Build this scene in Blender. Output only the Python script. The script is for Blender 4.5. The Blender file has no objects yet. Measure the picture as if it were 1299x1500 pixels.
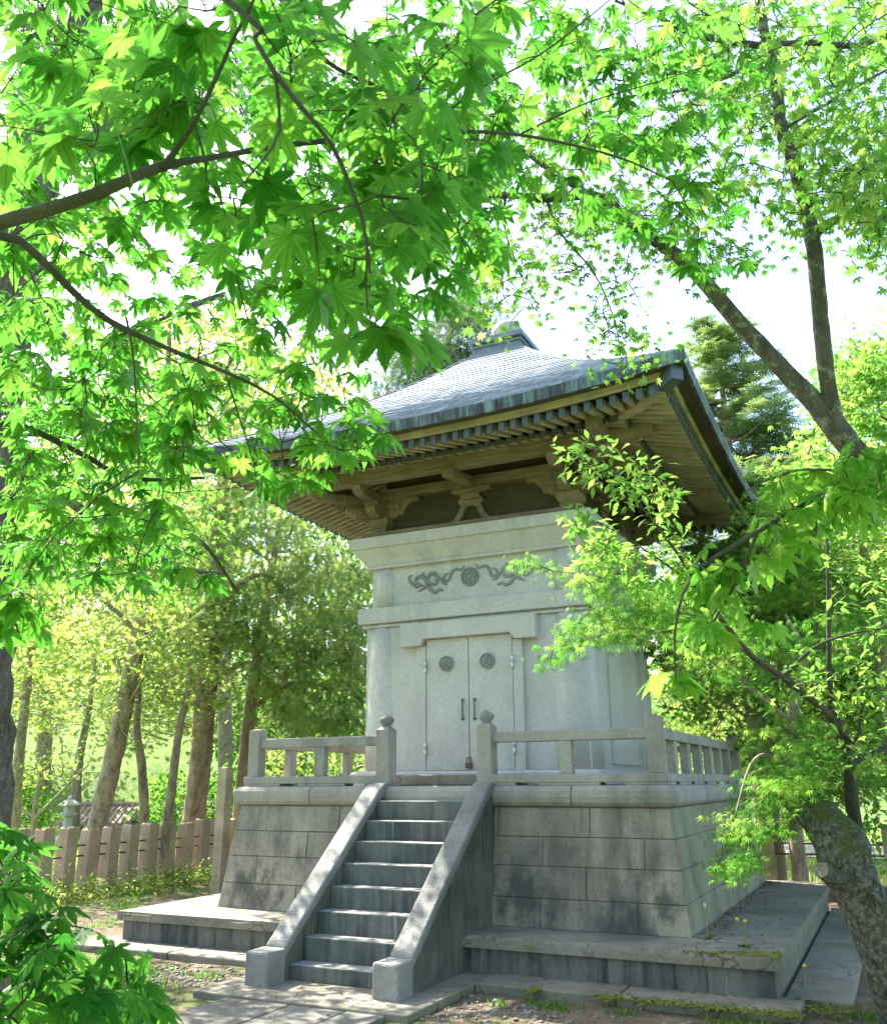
import bpy, math, random
import numpy as np
from mathutils import Vector, Matrix
R = math.radians
rng = np.random.default_rng(7); random.seed(7)
scene = bpy.context.scene
COL = scene.collection

# ---------------------------------------------------------------- camera, sky, sun, exposure
CAM = np.array([4.2958, -10.9591, 1.6188]); YAW, PIT, ROL, FPX = .4511, .2936, -.0058, 1310.42
fw = np.array([-math.sin(YAW)*math.cos(PIT), math.cos(YAW)*math.cos(PIT), math.sin(PIT)])
rt = np.array([math.cos(YAW), math.sin(YAW), 0.0]); up_ = np.cross(rt, fw)
r2 = rt*math.cos(ROL)+up_*math.sin(ROL); u2 = -rt*math.sin(ROL)+up_*math.cos(ROL)
cam_d = bpy.data.cameras.new("camera"); cam = bpy.data.objects.new("camera", cam_d); COL.objects.link(cam)
cam_d.sensor_fit = 'HORIZONTAL'; cam_d.sensor_width = 36; cam_d.lens = 36*FPX/1299
cam_d.clip_start = .05; cam_d.clip_end = 1500
M = Matrix(((r2[0], u2[0], -fw[0], CAM[0]), (r2[1], u2[1], -fw[1], CAM[1]), (r2[2], u2[2], -fw[2], CAM[2]), (0, 0, 0, 1)))
cam.matrix_world = M
cam_d.dof.use_dof = True; cam_d.dof.focus_distance = 8.5; cam_d.dof.aperture_fstop = 16
scene.camera = cam
def at(px, py, d):                      # photograph pixel + depth -> world point
    return CAM + d*(fw + r2*(px-649.5)/FPX - u2*(py-750)/FPX)
def onz(px, py, z=0.0):
    v = fw + r2*(px-649.5)/FPX - u2*(py-750)/FPX
    return CAM + v*((z-CAM[2])/v[2])

SUN_EL, SUN_AZ = 50, -74                # azimuth from +Y towards +X: the sun stands left and a little behind the shrine
world = bpy.data.worlds.new("World"); scene.world = world; world.use_nodes = True
wt = world.node_tree; bg = wt.nodes["Background"]
sky = wt.nodes.new("ShaderNodeTexSky"); sky.sky_type = 'NISHITA'; sky.sun_disc = False
sky.sun_elevation = R(SUN_EL); sky.sun_rotation = R(SUN_AZ); sky.dust_density = 2.0; sky.air_density = .8; sky.ozone_density = .4
wt.links.new(sky.outputs[0], bg.inputs[0]); bg.inputs[1].default_value = 0.145
sd = bpy.data.lights.new("sun", 'SUN'); sd.energy = 4.2; sd.angle = R(.55); sd.color = (1, .95, .84)
sun = bpy.data.objects.new("sun", sd); COL.objects.link(sun)
sdir = Vector((math.sin(R(SUN_AZ))*math.cos(R(SUN_EL)), math.cos(R(SUN_AZ))*math.cos(R(SUN_EL)), math.sin(R(SUN_EL))))
sun.rotation_euler = sdir.to_track_quat('Z', 'Y').to_euler(); sun.location = sdir*60
vs = scene.view_settings; vs.view_transform = 'Standard'; vs.look = 'None'; vs.gamma = 1; vs.use_curve_mapping = False
vs.exposure = 2.25
cy = scene.cycles; cy.max_bounces = 8; cy.diffuse_bounces = 5; cy.transmission_bounces = 5; cy.glossy_bounces = 2
cy.sample_clamp_indirect = 6; cy.use_denoising = True

# ---------------------------------------------------------------- object helpers
def tag(o, label=None, cat=None, group=None, kind=None):
    if label: o['label'] = label
    if cat: o['category'] = cat
    if group: o['group'] = group
    if kind: o['kind'] = kind
    return o
def empty(name, loc=(0, 0, 0), label=None, cat=None, group=None):
    o = bpy.data.objects.new(name, None); COL.objects.link(o); o.location = loc; o.empty_display_size = .1
    return tag(o, label, cat, group)
def wloc(o):
    v = Vector((0, 0, 0))
    while o: v += o.location; o = o.parent
    return v
def link(name, me, mat, parent=None, smooth=False, bevel=0):
    o = bpy.data.objects.new(name, me); COL.objects.link(o)
    if mat: me.materials.append(mat)
    if parent: o.parent = parent
    if smooth: me.polygons.foreach_set('use_smooth', np.ones(len(me.polygons), bool))
    if bevel:
        b = o.modifiers.new('bevel', 'BEVEL'); b.width = bevel; b.segments = 2; b.limit_method = 'ANGLE'; b.angle_limit = R(35)
    return o
def np_mesh(name, V, F, attrs=None):
    """V (n,3); F list of (m,k) int arrays"""
    me = bpy.data.meshes.new(name); V = np.ascontiguousarray(V, np.float32)
    if not isinstance(F, list): F = [F]
    F = [f for f in F if len(f)]
    me.vertices.add(len(V)); me.vertices.foreach_set('co', V.ravel())
    loops = np.concatenate([f.ravel() for f in F]).astype(np.int32)
    tot = np.concatenate([np.full(len(f), f.shape[1], np.int32) for f in F])
    st = np.concatenate([[0], np.cumsum(tot)[:-1]]).astype(np.int32)
    me.loops.add(len(loops)); me.loops.foreach_set('vertex_index', loops)
    me.polygons.add(len(tot)); me.polygons.foreach_set('loop_start', st); me.polygons.foreach_set('loop_total', tot)
    if attrs:
        for k, a in attrs.items():
            at_ = me.attributes.new(k, 'FLOAT', 'POINT'); at_.data.foreach_set('value', np.ascontiguousarray(a, np.float32))
    me.update(calc_edges=True); me.polygons.foreach_set('use_smooth', np.zeros(len(me.polygons), bool)); return me
class MB:
    def __init__(s): s.v = []; s.f = []
    def add(s, vs_, fs):
        b = len(s.v); s.v += [tuple(map(float, p)) for p in vs_]; s.f += [tuple(i+b for i in f) for f in fs]; return s
    def box(s, x0, x1, y0, y1, z0, z1):
        return s.add([(x0,y0,z0),(x1,y0,z0),(x1,y1,z0),(x0,y1,z0),(x0,y0,z1),(x1,y0,z1),(x1,y1,z1),(x0,y1,z1)],
                     [(3,2,1,0),(4,5,6,7),(0,1,5,4),(1,2,6,5),(2,3,7,6),(3,0,4,7)])
    def prism(s, poly, d0, d1, axis):           # closed polygon extruded along axis
        def P(p, d): return {0:(d,p[0],p[1]), 1:(p[0],d,p[1]), 2:(p[0],p[1],d)}[axis]
        n = len(poly)
        return s.add([P(p, d0) for p in poly]+[P(p, d1) for p in poly],
                     [tuple(range(n))[::-1], tuple(range(n, 2*n))]+[(i, (i+1) % n, n+(i+1) % n, n+i) for i in range(n)])
    def lathe(s, prof, c=(0,0,0), n=24, axis=2, flute=0, nf=0):
        b = []
        for r, z in prof:
            for i in range(n):
                a = 2*math.pi*i/n; rr = r*(1+flute*abs(math.sin(nf*a/2)))
                p = (rr*math.cos(a), rr*math.sin(a), z)
                if axis == 1: p = (p[0], z, p[1])
                b.append((p[0]+c[0], p[1]+c[1], p[2]+c[2]))
        m = len(prof); f = [(j*n+i, j*n+(i+1) % n, (j+1)*n+(i+1) % n, (j+1)*n+i) for j in range(m-1) for i in range(n)]
        f += [tuple(range(n))[::-1], tuple((m-1)*n+i for i in range(n))]
        return s.add(b, f)
    def tube(s, pts, rad, n=8):
        V, F = tube_np(np.array(pts, float), np.array(rad, float), n)
        return s.add(V, [tuple(f) for f in F])
    def strip(s, prof, a, b, k, m0=False, m1=False):
        """closed profile [(out,z)] run along side k from a to b; m0/m1: mitre that end at the corner"""
        n = len(prof); v = []
        for e, m, sg in ((a, m0, -1), (b, m1, 1)):
            for o, z in prof:
                u = sg*o if m else e
                v.append(side(k, u, o, z))
        return s.add(v, [tuple(range(n)), tuple(range(n, 2*n))[::-1]]+[(i, n+i, n+(i+1) % n, (i+1) % n) for i in range(n)])
    def build(s, name, mat, parent=None, smooth=False, bevel=0, label=None):
        me = bpy.data.meshes.new(name); o_ = wloc(parent) if parent else Vector((0,0,0))
        me.from_pydata([(x-o_.x, y-o_.y, z-o_.z) for x, y, z in s.v], [], s.f); 
        import bmesh
        bm = bmesh.new(); bm.from_mesh(me); bmesh.ops.recalc_face_normals(bm, faces=bm.faces); bm.to_mesh(me); bm.free()
        o = link(name, me, mat, parent, smooth, bevel)
        if label: o['label'] = label
        return o
def side(k, u, o, z):                # side 0 faces -Y, 1 faces +X, 2 faces +Y, 3 faces -X
    return [(u, -o, z), (o, u, z), (-u, o, z), (-o, -u, z)][k]
def tube_np(P, rad, n=8, bump=0, seed=0):
    P = np.asarray(P, float); m = len(P); T = np.gradient(P, axis=0); T /= np.linalg.norm(T, axis=1)[:, None]+1e-9
    ref = np.array([0, 0, 1.]) if abs(T[0][2]) < .9 else np.array([1., 0, 0])
    N = np.zeros_like(P); x = np.cross(T[0], ref); x /= np.linalg.norm(x); N[0] = x
    for i in range(1, m):
        x = N[i-1]-T[i]*(N[i-1]@T[i]); N[i] = x/(np.linalg.norm(x)+1e-9)
    B = np.cross(T, N); a = np.arange(n)*2*np.pi/n
    rr = np.repeat(np.asarray(rad, float)[:, None], n, 1)
    if bump:
        g = np.random.default_rng(seed); rr = rr*(1+bump*g.normal(size=rr.shape))
    V = P[:, None]+rr[..., None]*(np.cos(a)[None, :, None]*N[:, None]+np.sin(a)[None, :, None]*B[:, None])
    i = np.arange(m-1)[:, None]*n; j = np.arange(n)[None]; j2 = (j+1) % n
    F = np.stack([i+j, i+j2, i+n+j2, i+n+j], -1).reshape(-1, 4)
    return V.reshape(-1, 3), F
def smooth_path(pts, step=.08):
    """Catmull-Rom resample of (x,y,z,r) rows"""
    P = np.asarray(pts, float); out = []
    E = np.vstack([2*P[0]-P[1], P, 2*P[-1]-P[-2]])
    for i in range(1, len(E)-2):
        L = np.linalg.norm((E[i+1]-E[i])[:3]); n = max(2, int(L/step))
        for t in np.linspace(0, 1, n, endpoint=False):
            a, b, c, d = E[i-1], E[i], E[i+1], E[i+2]
            out.append(.5*((2*b)+(c-a)*t+(2*a-5*b+4*c-d)*t*t+(3*b-a-3*c+d)*t**3))
    out.append(P[-1]); out = np.array(out); out[:, 3] = np.maximum(out[:, 3], min(P[:, 3])*.8); return out

# ---------------------------------------------------------------- materials
def nodes(name):
    m = bpy.data.materials.new(name); m.use_nodes = True; t = m.node_tree; b = t.nodes["Principled BSDF"]
    return m, t, b
def N(t, kind, **kw):
    n = t.nodes.new(kind)
    for k, v in kw.items():
        if k.startswith('i_'):
            key = k[2:]; key = int(key) if key.isdigit() else key.replace('_', ' ')
            n.inputs[key].default_value = v
        else: setattr(n, k, v)
    return n
def ramp(t, fac, stops):
    r = N(t, 'ShaderNodeValToRGB'); e = r.color_ramp.elements
    while len(e) < len(stops): e.new(.5)
    for i, (p, c) in enumerate(stops):
        e[i].position = p; e[i].color = (*c, 1) if len(c) == 3 else c
    t.links.new(fac, r.inputs[0]); return r.outputs[0]
def noise(t, co, scale, detail=4, rough=.55, sc=None, off=0):
    if sc or off:
        mp = N(t, 'ShaderNodeMapping'); t.links.new(co, mp.inputs[0]); mp.inputs['Scale'].default_value = sc or (1, 1, 1); mp.inputs['Location'].default_value = (off, off*.7, off*1.3); co = mp.outputs[0]
    n = N(t, 'ShaderNodeTexNoise'); n.inputs['Scale'].default_value = scale; n.inputs['Detail'].default_value = detail; n.inputs['Roughness'].default_value = rough
    t.links.new(co, n.inputs['Vector']); return n.outputs[0]
def mix(t, fac, a, b, mode='MIX'):
    m = N(t, 'ShaderNodeMix', data_type='RGBA', blend_type=mode)
    for i, x in ((0, fac), (6, a), (7, b)):
        if isinstance(x, (int, float)): m.inputs[i].default_value = x
        elif isinstance(x, tuple): m.inputs[i].default_value = (*x, 1)
        else: t.links.new(x, m.inputs[i])
    return m.outputs[2]
def coords(t): return N(t, 'ShaderNodeTexCoord').outputs['Object']
def bump(t, b, h, dist=.01, st=.5):
    n = N(t, 'ShaderNodeBump'); n.inputs['Distance'].default_value = dist; n.inputs['Strength'].default_value = st
    t.links.new(h, n.inputs['Height']); t.links.new(n.outputs[0], b.inputs['Normal'])
BW = ((0, 0, 0), (1, 1, 1))
def granite(name, c1, c2, stain=0, stain_c=(.06, .065, .06), speck=.5, moss=0, streak=False, moss_c=(.09, .12, .02), top=None, rough=.8, coarse=0, fine=0, damp=0, algae_bounce=0, cracks=0):
    m, t, b = nodes(name); co = coords(t)
    col = ramp(t, noise(t, co, 1.3, 5, .6), [(.3, c1), (.7, c2)])
    sp = ramp(t, noise(t, co, 170, 2, .7), [(.33, (.25, .25, .25)), (.5, (1, 1, 1)), (.72, (1.45, 1.4, 1.35))])
    col = mix(t, speck, col, mix(t, 1.0, col, sp, 'MULTIPLY'))
    col = mix(t, .35, col, mix(t, 1.0, col, ramp(t, noise(t, co, 28, 4, .7), [(.3, (.6, .6, .6)), (.7, (1.2, 1.2, 1.2))]), 'MULTIPLY'))
    if stain:
        f = ramp(t, noise(t, co, 1.1, 6, .62, off=3), [(.42, BW[0]), (.62, BW[1])])
        f2 = ramp(t, noise(t, co, 5, 5, .6, sc=(1, 1, .13)), [(.40, BW[0]), (.62, BW[1])])
        ff = mix(t, 1.0, f, f2, 'MULTIPLY') if streak else f
        g = N(t, 'ShaderNodeMath', operation='MULTIPLY'); t.links.new(ff, g.inputs[0]); g.inputs[1].default_value = stain
        col = mix(t, g.outputs[0], col, stain_c)
    def over(col, f, k, c):
        g = N(t, 'ShaderNodeMath', operation='MULTIPLY'); t.links.new(f, g.inputs[0]); g.inputs[1].default_value = k; return mix(t, g.outputs[0], col, c)
    if fine:    # fine runs of dark water stain with a few pale lime runs
        a = ramp(t, noise(t, co, 16, 4, .6, sc=(1, 1, .045), off=7), [(.46, BW[0]), (.62, BW[1])]); m_ = ramp(t, noise(t, co, 1.6, 4, .6, off=11), [(.36, BW[0]), (.56, BW[1])])
        col = over(col, mix(t, 1.0, a, m_, 'MULTIPLY'), fine, stain_c)
        col = over(col, ramp(t, noise(t, co, 19, 3, .6, sc=(1, 1, .04), off=15), [(.66, BW[0]), (.72, BW[1])]), .45, (.36, .37, .35))
    if damp or algae_bounce:
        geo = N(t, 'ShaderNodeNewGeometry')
    if damp:    # blotches of black lichen on the lowest courses
        sz = N(t, 'ShaderNodeSeparateXYZ'); t.links.new(co, sz.inputs[0]); zr = N(t, 'ShaderNodeMapRange'); t.links.new(sz.outputs[2], zr.inputs[0]); zr.inputs[1].default_value = 1.15; zr.inputs[2].default_value = .75
        a = ramp(t, noise(t, co, 2.3, 6, .62, sc=(1, 1, .6), off=21), [(.50, BW[0]), (.60, BW[1])]); q = mix(t, 1.0, a, zr.outputs[0], 'MULTIPLY'); col = over(col, q, damp, (.05, .053, .055))
    if algae_bounce:   # algal film mixed with green bounce light painted on +X faces
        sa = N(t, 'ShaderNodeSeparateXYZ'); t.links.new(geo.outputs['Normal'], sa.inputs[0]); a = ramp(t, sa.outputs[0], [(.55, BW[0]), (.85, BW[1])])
        col = over(col, a, algae_bounce, ramp(t, noise(t, co, 4, 5, .6, sc=(1, 1, .2), off=30), [(.3, (.15, .15, .065)), (.7, (.27, .265, .15))]))
    if cracks:
        vo = N(t, 'ShaderNodeTexVoronoi', feature='DISTANCE_TO_EDGE'); vo.inputs['Scale'].default_value = 2.4
        va = N(t, 'ShaderNodeVectorMath', operation='ADD'); nn_ = N(t, 'ShaderNodeTexNoise'); nn_.inputs['Scale'].default_value = 5; t.links.new(co, nn_.inputs['Vector']); sc_ = N(t, 'ShaderNodeVectorMath', operation='SCALE'); sc_.inputs['Scale'].default_value = .25; t.links.new(nn_.outputs['Color'], sc_.inputs[0]); t.links.new(co, va.inputs[0]); t.links.new(sc_.outputs[0], va.inputs[1]); t.links.new(va.outputs[0], vo.inputs['Vector'])
        a = mix(t, 1.0, ramp(t, vo.outputs[0], [(.010, BW[1]), (.022, BW[0])]), ramp(t, noise(t, co, .9, 2, off=40), [(.46, BW[0]), (.52, BW[1])]), 'MULTIPLY'); col = over(col, a, .8, (.06, .058, .05))
    if top:   # upward faces painted paler, standing in for skylight as well as trodden wear
        sx = N(t, 'ShaderNodeSeparateXYZ'); t.links.new(N(t, 'ShaderNodeNewGeometry').outputs['Normal'], sx.inputs[0]); col = mix(t, ramp(t, sx.outputs[2], [(.6, BW[0]), (.9, (.8, .8, .8))]), col, top)
    if moss:
        f = ramp(t, noise(t, co, 2.2, 6, .7, off=9), [(.55, BW[0]), (.66, BW[1])])
        g = N(t, 'ShaderNodeMath', operation='MULTIPLY'); t.links.new(f, g.inputs[0]); g.inputs[1].default_value = moss
        col = mix(t, g.outputs[0], col, moss_c)
    t.links.new(col, b.inputs['Base Color']); b.inputs['Roughness'].default_value = rough
    h = mix(t, .5, noise(t, co, 55 if coarse else 150, 2, .6), noise(t, co, 9, 5, .6)); bump(t, b, h, .02 if coarse else .006, .8 if coarse else .4)
    return m
def wood(name, c1, c2, axis=0):
    m, t, b = nodes(name); co = coords(t)
    sc = [9, 9, 9]; sc[axis] = .5
    g = noise(t, co, 4, 6, .65, sc=tuple(sc))
    col = ramp(t, g, [(.25, c1), (.75, c2)])
    col = mix(t, .6, col, mix(t, 1.0, col, ramp(t, noise(t, co, 2.5, 5, .6, off=5), [(.3, (.36, .35, .34)), (.65, (1.2, 1.18, 1.16))]), 'MULTIPLY'))
    t.links.new(col, b.inputs['Base Color']); b.inputs['Roughness'].default_value = .75; bump(t, b, g, .006, .5)
    return m
def plain(name, c, rough=.6, metal=0, var=.25, sc=6):
    m, t, b = nodes(name); co = coords(t)
    col = mix(t, 1.0, c, ramp(t, noise(t, co, sc, 5, .6), [(.3, (1-var,)*3), (.7, (1+var,)*3)]), 'MULTIPLY')
    t.links.new(col, b.inputs['Base Color']); b.inputs['Roughness'].default_value = rough; b.inputs['Metallic'].default_value = metal
    bump(t, b, noise(t, co, sc*6, 3), .004, .3); return m
def leaf_mat(name, stops, tstops, mixf=.5, veins=False, gloss=.09):
    m, t, b = nodes(name); t.nodes.remove(b)
    v = N(t, 'ShaderNodeAttribute', attribute_name='v').outputs['Fac']
    c = ramp(t, v, stops); ct = ramp(t, v, tstops)
    if veins:
        w = ramp(t, N(t, 'ShaderNodeAttribute', attribute_name='mid').outputs['Fac'], [(.80, BW[0]), (.95, (.8, .8, .8))])
        c = mix(t, w, c, mix(t, 1.0, c, (.75, .8, .6), 'MULTIPLY')); ct = mix(t, w, ct, mix(t, 1.0, ct, (.42, .5, .35), 'MULTIPLY'))
        nz = ramp(t, noise(t, coords(t), 60, 3, .6), [(.3, (.8, .84, .8)), (.7, (1.12, 1.08, 1.1))]); ct = mix(t, 1.0, ct, nz, 'MULTIPLY')
    d = N(t, 'ShaderNodeBsdfDiffuse'); tr = N(t, 'ShaderNodeBsdfTranslucent'); g = N(t, 'ShaderNodeBsdfGlossy'); g.inputs['Roughness'].default_value = .45
    t.links.new(c, d.inputs[0]); t.links.new(ct, tr.inputs[0])
    ms = N(t, 'ShaderNodeMixShader'); ms.inputs[0].default_value = mixf
    t.links.new(d.outputs[0], ms.inputs[1]); t.links.new(tr.outputs[0], ms.inputs[2])
    fr = N(t, 'ShaderNodeFresnel'); fr.inputs[0].default_value = 1.4
    mu = N(t, 'ShaderNodeMath', operation='MULTIPLY'); t.links.new(fr.outputs[0], mu.inputs[0]); mu.inputs[1].default_value = gloss
    m2 = N(t, 'ShaderNodeMixShader'); t.links.new(mu.outputs[0], m2.inputs[0]); t.links.new(ms.outputs[0], m2.inputs[1]); t.links.new(g.outputs[0], m2.inputs[2])
    t.links.new(m2.outputs[0], t.nodes['Material Output'].inputs[0]); return m
def bark_mat(name, c1, c2, moss=0, moss_c=(.07, .10, .015), lichen=0, sc=1):
    m, t, b = nodes(name); co = coords(t)
    g = noise(t, co, 14*sc, 6, .7, sc=(1, 1, .3))
    col = ramp(t, g, [(.32, c1), (.68, c2)])
    if lichen:
        f = ramp(t, noise(t, co, 16, 5, .7, off=4), [(.54, BW[0]), (.60, (lichen,)*3)]); col = mix(t, f, col, (.34, .38, .30))
    if moss:
        f = ramp(t, noise(t, co, 4, 6, .65, off=2), [(.5-.2*moss+.08, BW[0]), (.62, (moss,)*3)]); col = mix(t, f, col, moss_c)
    t.links.new(col, b.inputs['Base Color']); b.inputs['Roughness'].default_value = .9; bump(t, b, g, .03, .9); return m

G_tower = granite('granite_pale', (.54, .50, .475), (.66, .615, .59), .5, (.34, .335, .315), .65, streak=True)
G_rail = granite('granite_grey', (.315, .283, .25), (.43, .388, .34), .55, (.10, .105, .10), .65, streak=True)
G_base = granite('granite_masonry', (.30, .255, .205), (.44, .38, .305), .7, (.06, .058, .052), .8, streak=True, damp=.8, algae_bounce=.65)
G_joint = plain('mortar_dark', (.16, .16, .145), .9)
G_plinth = granite('granite_plinth', (.12, .12, .115), (.22, .21, .185), .8, (.022, .029, .038), .5, streak=True, fine=.85, algae_bounce=.6)
G_slab = granite('granite_slab', (.215, .19, .155), (.33, .295, .235), .6, (.075, .073, .062), .6, moss=.5, cracks=1, algae_bounce=.6)
G_step = granite('granite_step', (.10, .115, .11), (.19, .195, .17), .8, (.026, .034, .04), .5, streak=True, fine=.7, top=(.30, .30, .275))
G_coping = granite('granite_coping', (.23, .23, .215), (.36, .35, .32), .6, (.09, .09, .085), .95, coarse=1)
G_cheek = granite('granite_cheek', (.12, .125, .10), (.2, .195, .15), .8, (.03, .034, .028), .5, fine=.6)
G_carve = granite('granite_carved', (.25, .245, .24), (.35, .34, .33), .3, (.08, .09, .09), .4)
W_x = wood('cedar_wood_x', (.13, .095, .06), (.34, .265, .175), 0)
W_y = wood('cedar_wood_y', (.13, .095, .06), (.34, .265, .175), 1)
W_z = wood('cedar_wood_z', (.13, .095, .06), (.33, .255, .165), 2)
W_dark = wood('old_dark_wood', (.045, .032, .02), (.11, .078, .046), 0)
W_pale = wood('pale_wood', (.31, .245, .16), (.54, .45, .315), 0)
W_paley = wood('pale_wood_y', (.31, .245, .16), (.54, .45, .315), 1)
W_soffit = wood('shade_dark_boards', (.018, .013, .009), (.045, .033, .022), 0)  # near-black colour stands in for the shade between the rafters
MET = plain('copper_dark', (.10, .13, .16), .5, .3)
STEEL = plain('steel', (.55, .55, .53), .35, .8)
IRON = plain('rusty_iron', (.16, .09, .06), .7, .3)
def copper(name, c1, c2, gr, attr=True, rough=.38, streak=(1, 1, .2)):
    m, t, b = nodes(name); co = coords(t)
    v = N(t, 'ShaderNodeAttribute', attribute_name='v').outputs['Fac'] if attr else noise(t, co, 7, 3)
    col = ramp(t, v, [(0, c1), (1, c2)])
    f = ramp(t, noise(t, co, 6, 6, .7, sc=streak), [(.5, BW[0]), (.7, (gr,)*3)])
    col = mix(t, f, col, (.24, .38, .34)); t.links.new(col, b.inputs['Base Color'])
    b.inputs['Metallic'].default_value = .1; b.inputs['Roughness'].default_value = rough
    bump(t, b, noise(t, co, 25, 4), .004, .4); return m
C_roof = copper('copper_shingles', (.15, .175, .205), (.30, .33, .37), .15, rough=.5)
C_fascia = copper('copper_fascia', (.025, .03, .035), (.08, .092, .10), .7, rough=.6)
C_ball = copper('copper_patina', (.36, .40, .32), (.46, .48, .38), .4, attr=False, rough=.5)
# ---------------------------------------------------------------- the stone mausoleum
S = empty('stone_shrine', (0, 0, 0), 'pale granite shrine with closed stone doors, wooden bracketed eaves and a copper pyramid roof', 'shrine')
ZP = .33
# footing: a low ring of kerb stones round the plinth and the pad under the stairs
for a, b, y0, y1, z in [(-3.62, -2.30, -3.56, -3.05, .052), (-2.29, -.98, -3.55, -3.05, .05), (.98, 2.15, -3.58, -3.05, .055), (2.157, 3.46, -3.60, -3.05, .052)]+[(3.30, 3.78, -3.0+i*.62, -3.0+i*.62+.61, .035) for i in range(9)]:
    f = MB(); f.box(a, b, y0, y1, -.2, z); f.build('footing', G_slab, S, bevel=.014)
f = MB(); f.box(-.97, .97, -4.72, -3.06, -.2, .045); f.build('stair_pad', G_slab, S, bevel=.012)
# plinth body and slab with a broken front edge
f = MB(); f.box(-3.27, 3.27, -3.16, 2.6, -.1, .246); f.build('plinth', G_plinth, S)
def slab():
    xs = np.concatenate([np.linspace(-3.32, .4, 40), np.linspace(.42, 3.32, 300)]); n = len(xs); g = np.random.default_rng(4)
    def fn(x, fr, ph): return np.interp(x*fr+ph+50, np.arange(200), np.random.default_rng(int(ph*10)).random(200))
    c = np.clip(fn(xs, 1.7, 1)+.55*fn(xs, 6, 2)+.3*fn(xs, 19, 4)-.82, 0, 1)*.22*np.clip((xs-.4)*1.5, 0, 1)
    c += (fn(xs, 4, 3) > .8)*.02*fn(xs, 15, 5); c = np.minimum(c, .13); dz = .012*fn(xs, 8, 6)+.006*fn(xs, 25, 7)
    prof = [(-3.15, .246, 0, 0), (-3.21, .246, 0, 0), (-3.21, .312, .03, 1), (-3.209, .313, .9, 1), (-3.207, .331, 1, .1), (-3.05, .3315, 0, 0), (-2.6, .333, 0, 0), (2.6, .333, 0, 0), (2.6, .246, 0, 0)]
    d = np.where(c > .004, dz, 0)
    V = np.array([[[xs[i], y+c[i]*kc, z-d[i]*kd] for y, z, kc, kd in prof] for i in range(n)]); m = len(prof)
    i = np.arange(n-1)[:, None]*m; j = np.arange(m)[None]; j2 = (j+1) % m
    F = np.stack([i+j, i+j2, i+m+j2, i+m+j], -1).reshape(-1, 4)
    return V.reshape(-1, 3), [F, np.array([list(range(m))[::-1], [(n-1)*m+q for q in range(m)]])]
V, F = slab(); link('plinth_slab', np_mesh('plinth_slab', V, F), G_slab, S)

# battered base of granite blocks, four courses
def outb(z): return 2.54+(2.41-2.54)*(z-ZP)/(1.385-ZP)
f = MB(); f.add([side(k, s*(outb(z)-.012), outb(z)-.012, z)for z in (ZP, 1.386) for k in range(4) for s in (-1,)], [(0, 1, 5, 4), (1, 2, 6, 5), (2, 3, 7, 6), (3, 0, 4, 7), (4, 5, 6, 7)])
core = f.build('base_core', G_joint, S)
f = MB(); zs = [ZP+.003, .583, .858, 1.118, 1.383]
for k in range(4):
    for r in range(4):
        z0, z1 = zs[r]+(.003 if r else 0), zs[r+1]-.003
        g = random.Random(k*7+r); L = outb(z0)
        cuts = [-9] ; u = -L+(.45 if r % 2 else .92)+g.uniform(-.05, .1)
        while u < L-.3: cuts.append(u); u += .88+g.uniform(-.06, .12)
        cuts.append(9)
        for a, b in zip(cuts[:-1], cuts[1:]):
            dz = g.uniform(-.003, .004)
            pr = [(outb(z0)+dz, z0), (outb(z1)+dz, z1), (outb(z1)-.05, z1), (outb(z0)-.05, z0)]
            f.strip(pr, a+.0028, b-.0028, k, a == -9, b == 9)
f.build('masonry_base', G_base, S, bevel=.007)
# cornice
f = MB(); pr = [(2.30, 1.386), (2.405, 1.386), (2.445, 1.398), (2.468, 1.43), (2.475, 1.48), (2.468, 1.535), (2.445, 1.572), (2.41, 1.584), (2.30, 1.584)]
for k in range(4):
    cu = [-9, -1.45, -.55, .62, 1.5, 9] if k == 0 else [-9, -1.2, 0, 1.2, 9]
    for a, b in zip(cu[:-1], cu[1:]): f.strip(pr, a+.003, b-.003, k, a == -9, b == 9)
f.build('cornice', G_rail, S, smooth=False, bevel=.008)
f = MB(); f.box(-2.38, 2.38, -2.38, 2.38, 1.392, 1.581); f.build('platform_floor', G_rail, S)

# stairs
for k in range(8):
    y0 = -4.08+.203*k; z1 = .165+.1825*k
    f = MB(); f.box(-.50, .50, y0, y0+.205+(.0 if k < 7 else .02), max(.04, z1-.30), z1)
    f.build('step', G_step, S, bevel=.012)
for s in (-1, 1):
    x0, x1 = sorted((s*.495, s*.705))
    poly = [(-4.145, .04), (-4.145, .31)]+[(-4.12, .335)]+[(-2.60, 1.545), (-2.50, 1.605), (-2.43, 1.622), (-2.375, 1.60), (-2.345, 1.54), (-2.34, .04)]
    f = MB(); f.prism([(y, z-.10 if 0 < i < 8 else z) for i, (y, z) in enumerate(poly)], x0+.006, x1-.006, 0); w = f.build('stair_cheek', G_cheek, S, bevel=.01)
    cop = [(-4.146, .21), (-4.146, .31), (-4.12, .335), (-2.60, 1.545), (-2.50, 1.605), (-2.43, 1.622), (-2.365, 1.60), (-2.338, 1.53), (-2.36, 1.49), (-2.50, 1.48), (-2.62, 1.42)]
    f = MB(); f.prism(cop, x0, x1, 0); o = f.build('coping', G_coping, w, bevel=.06); o.modifiers[0].segments = 5
    f = MB(); f.box(x0-.012, x1+.012, -4.40, -4.147, -.02, .30); o = f.build('end_block', G_coping, w, bevel=.02)

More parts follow.
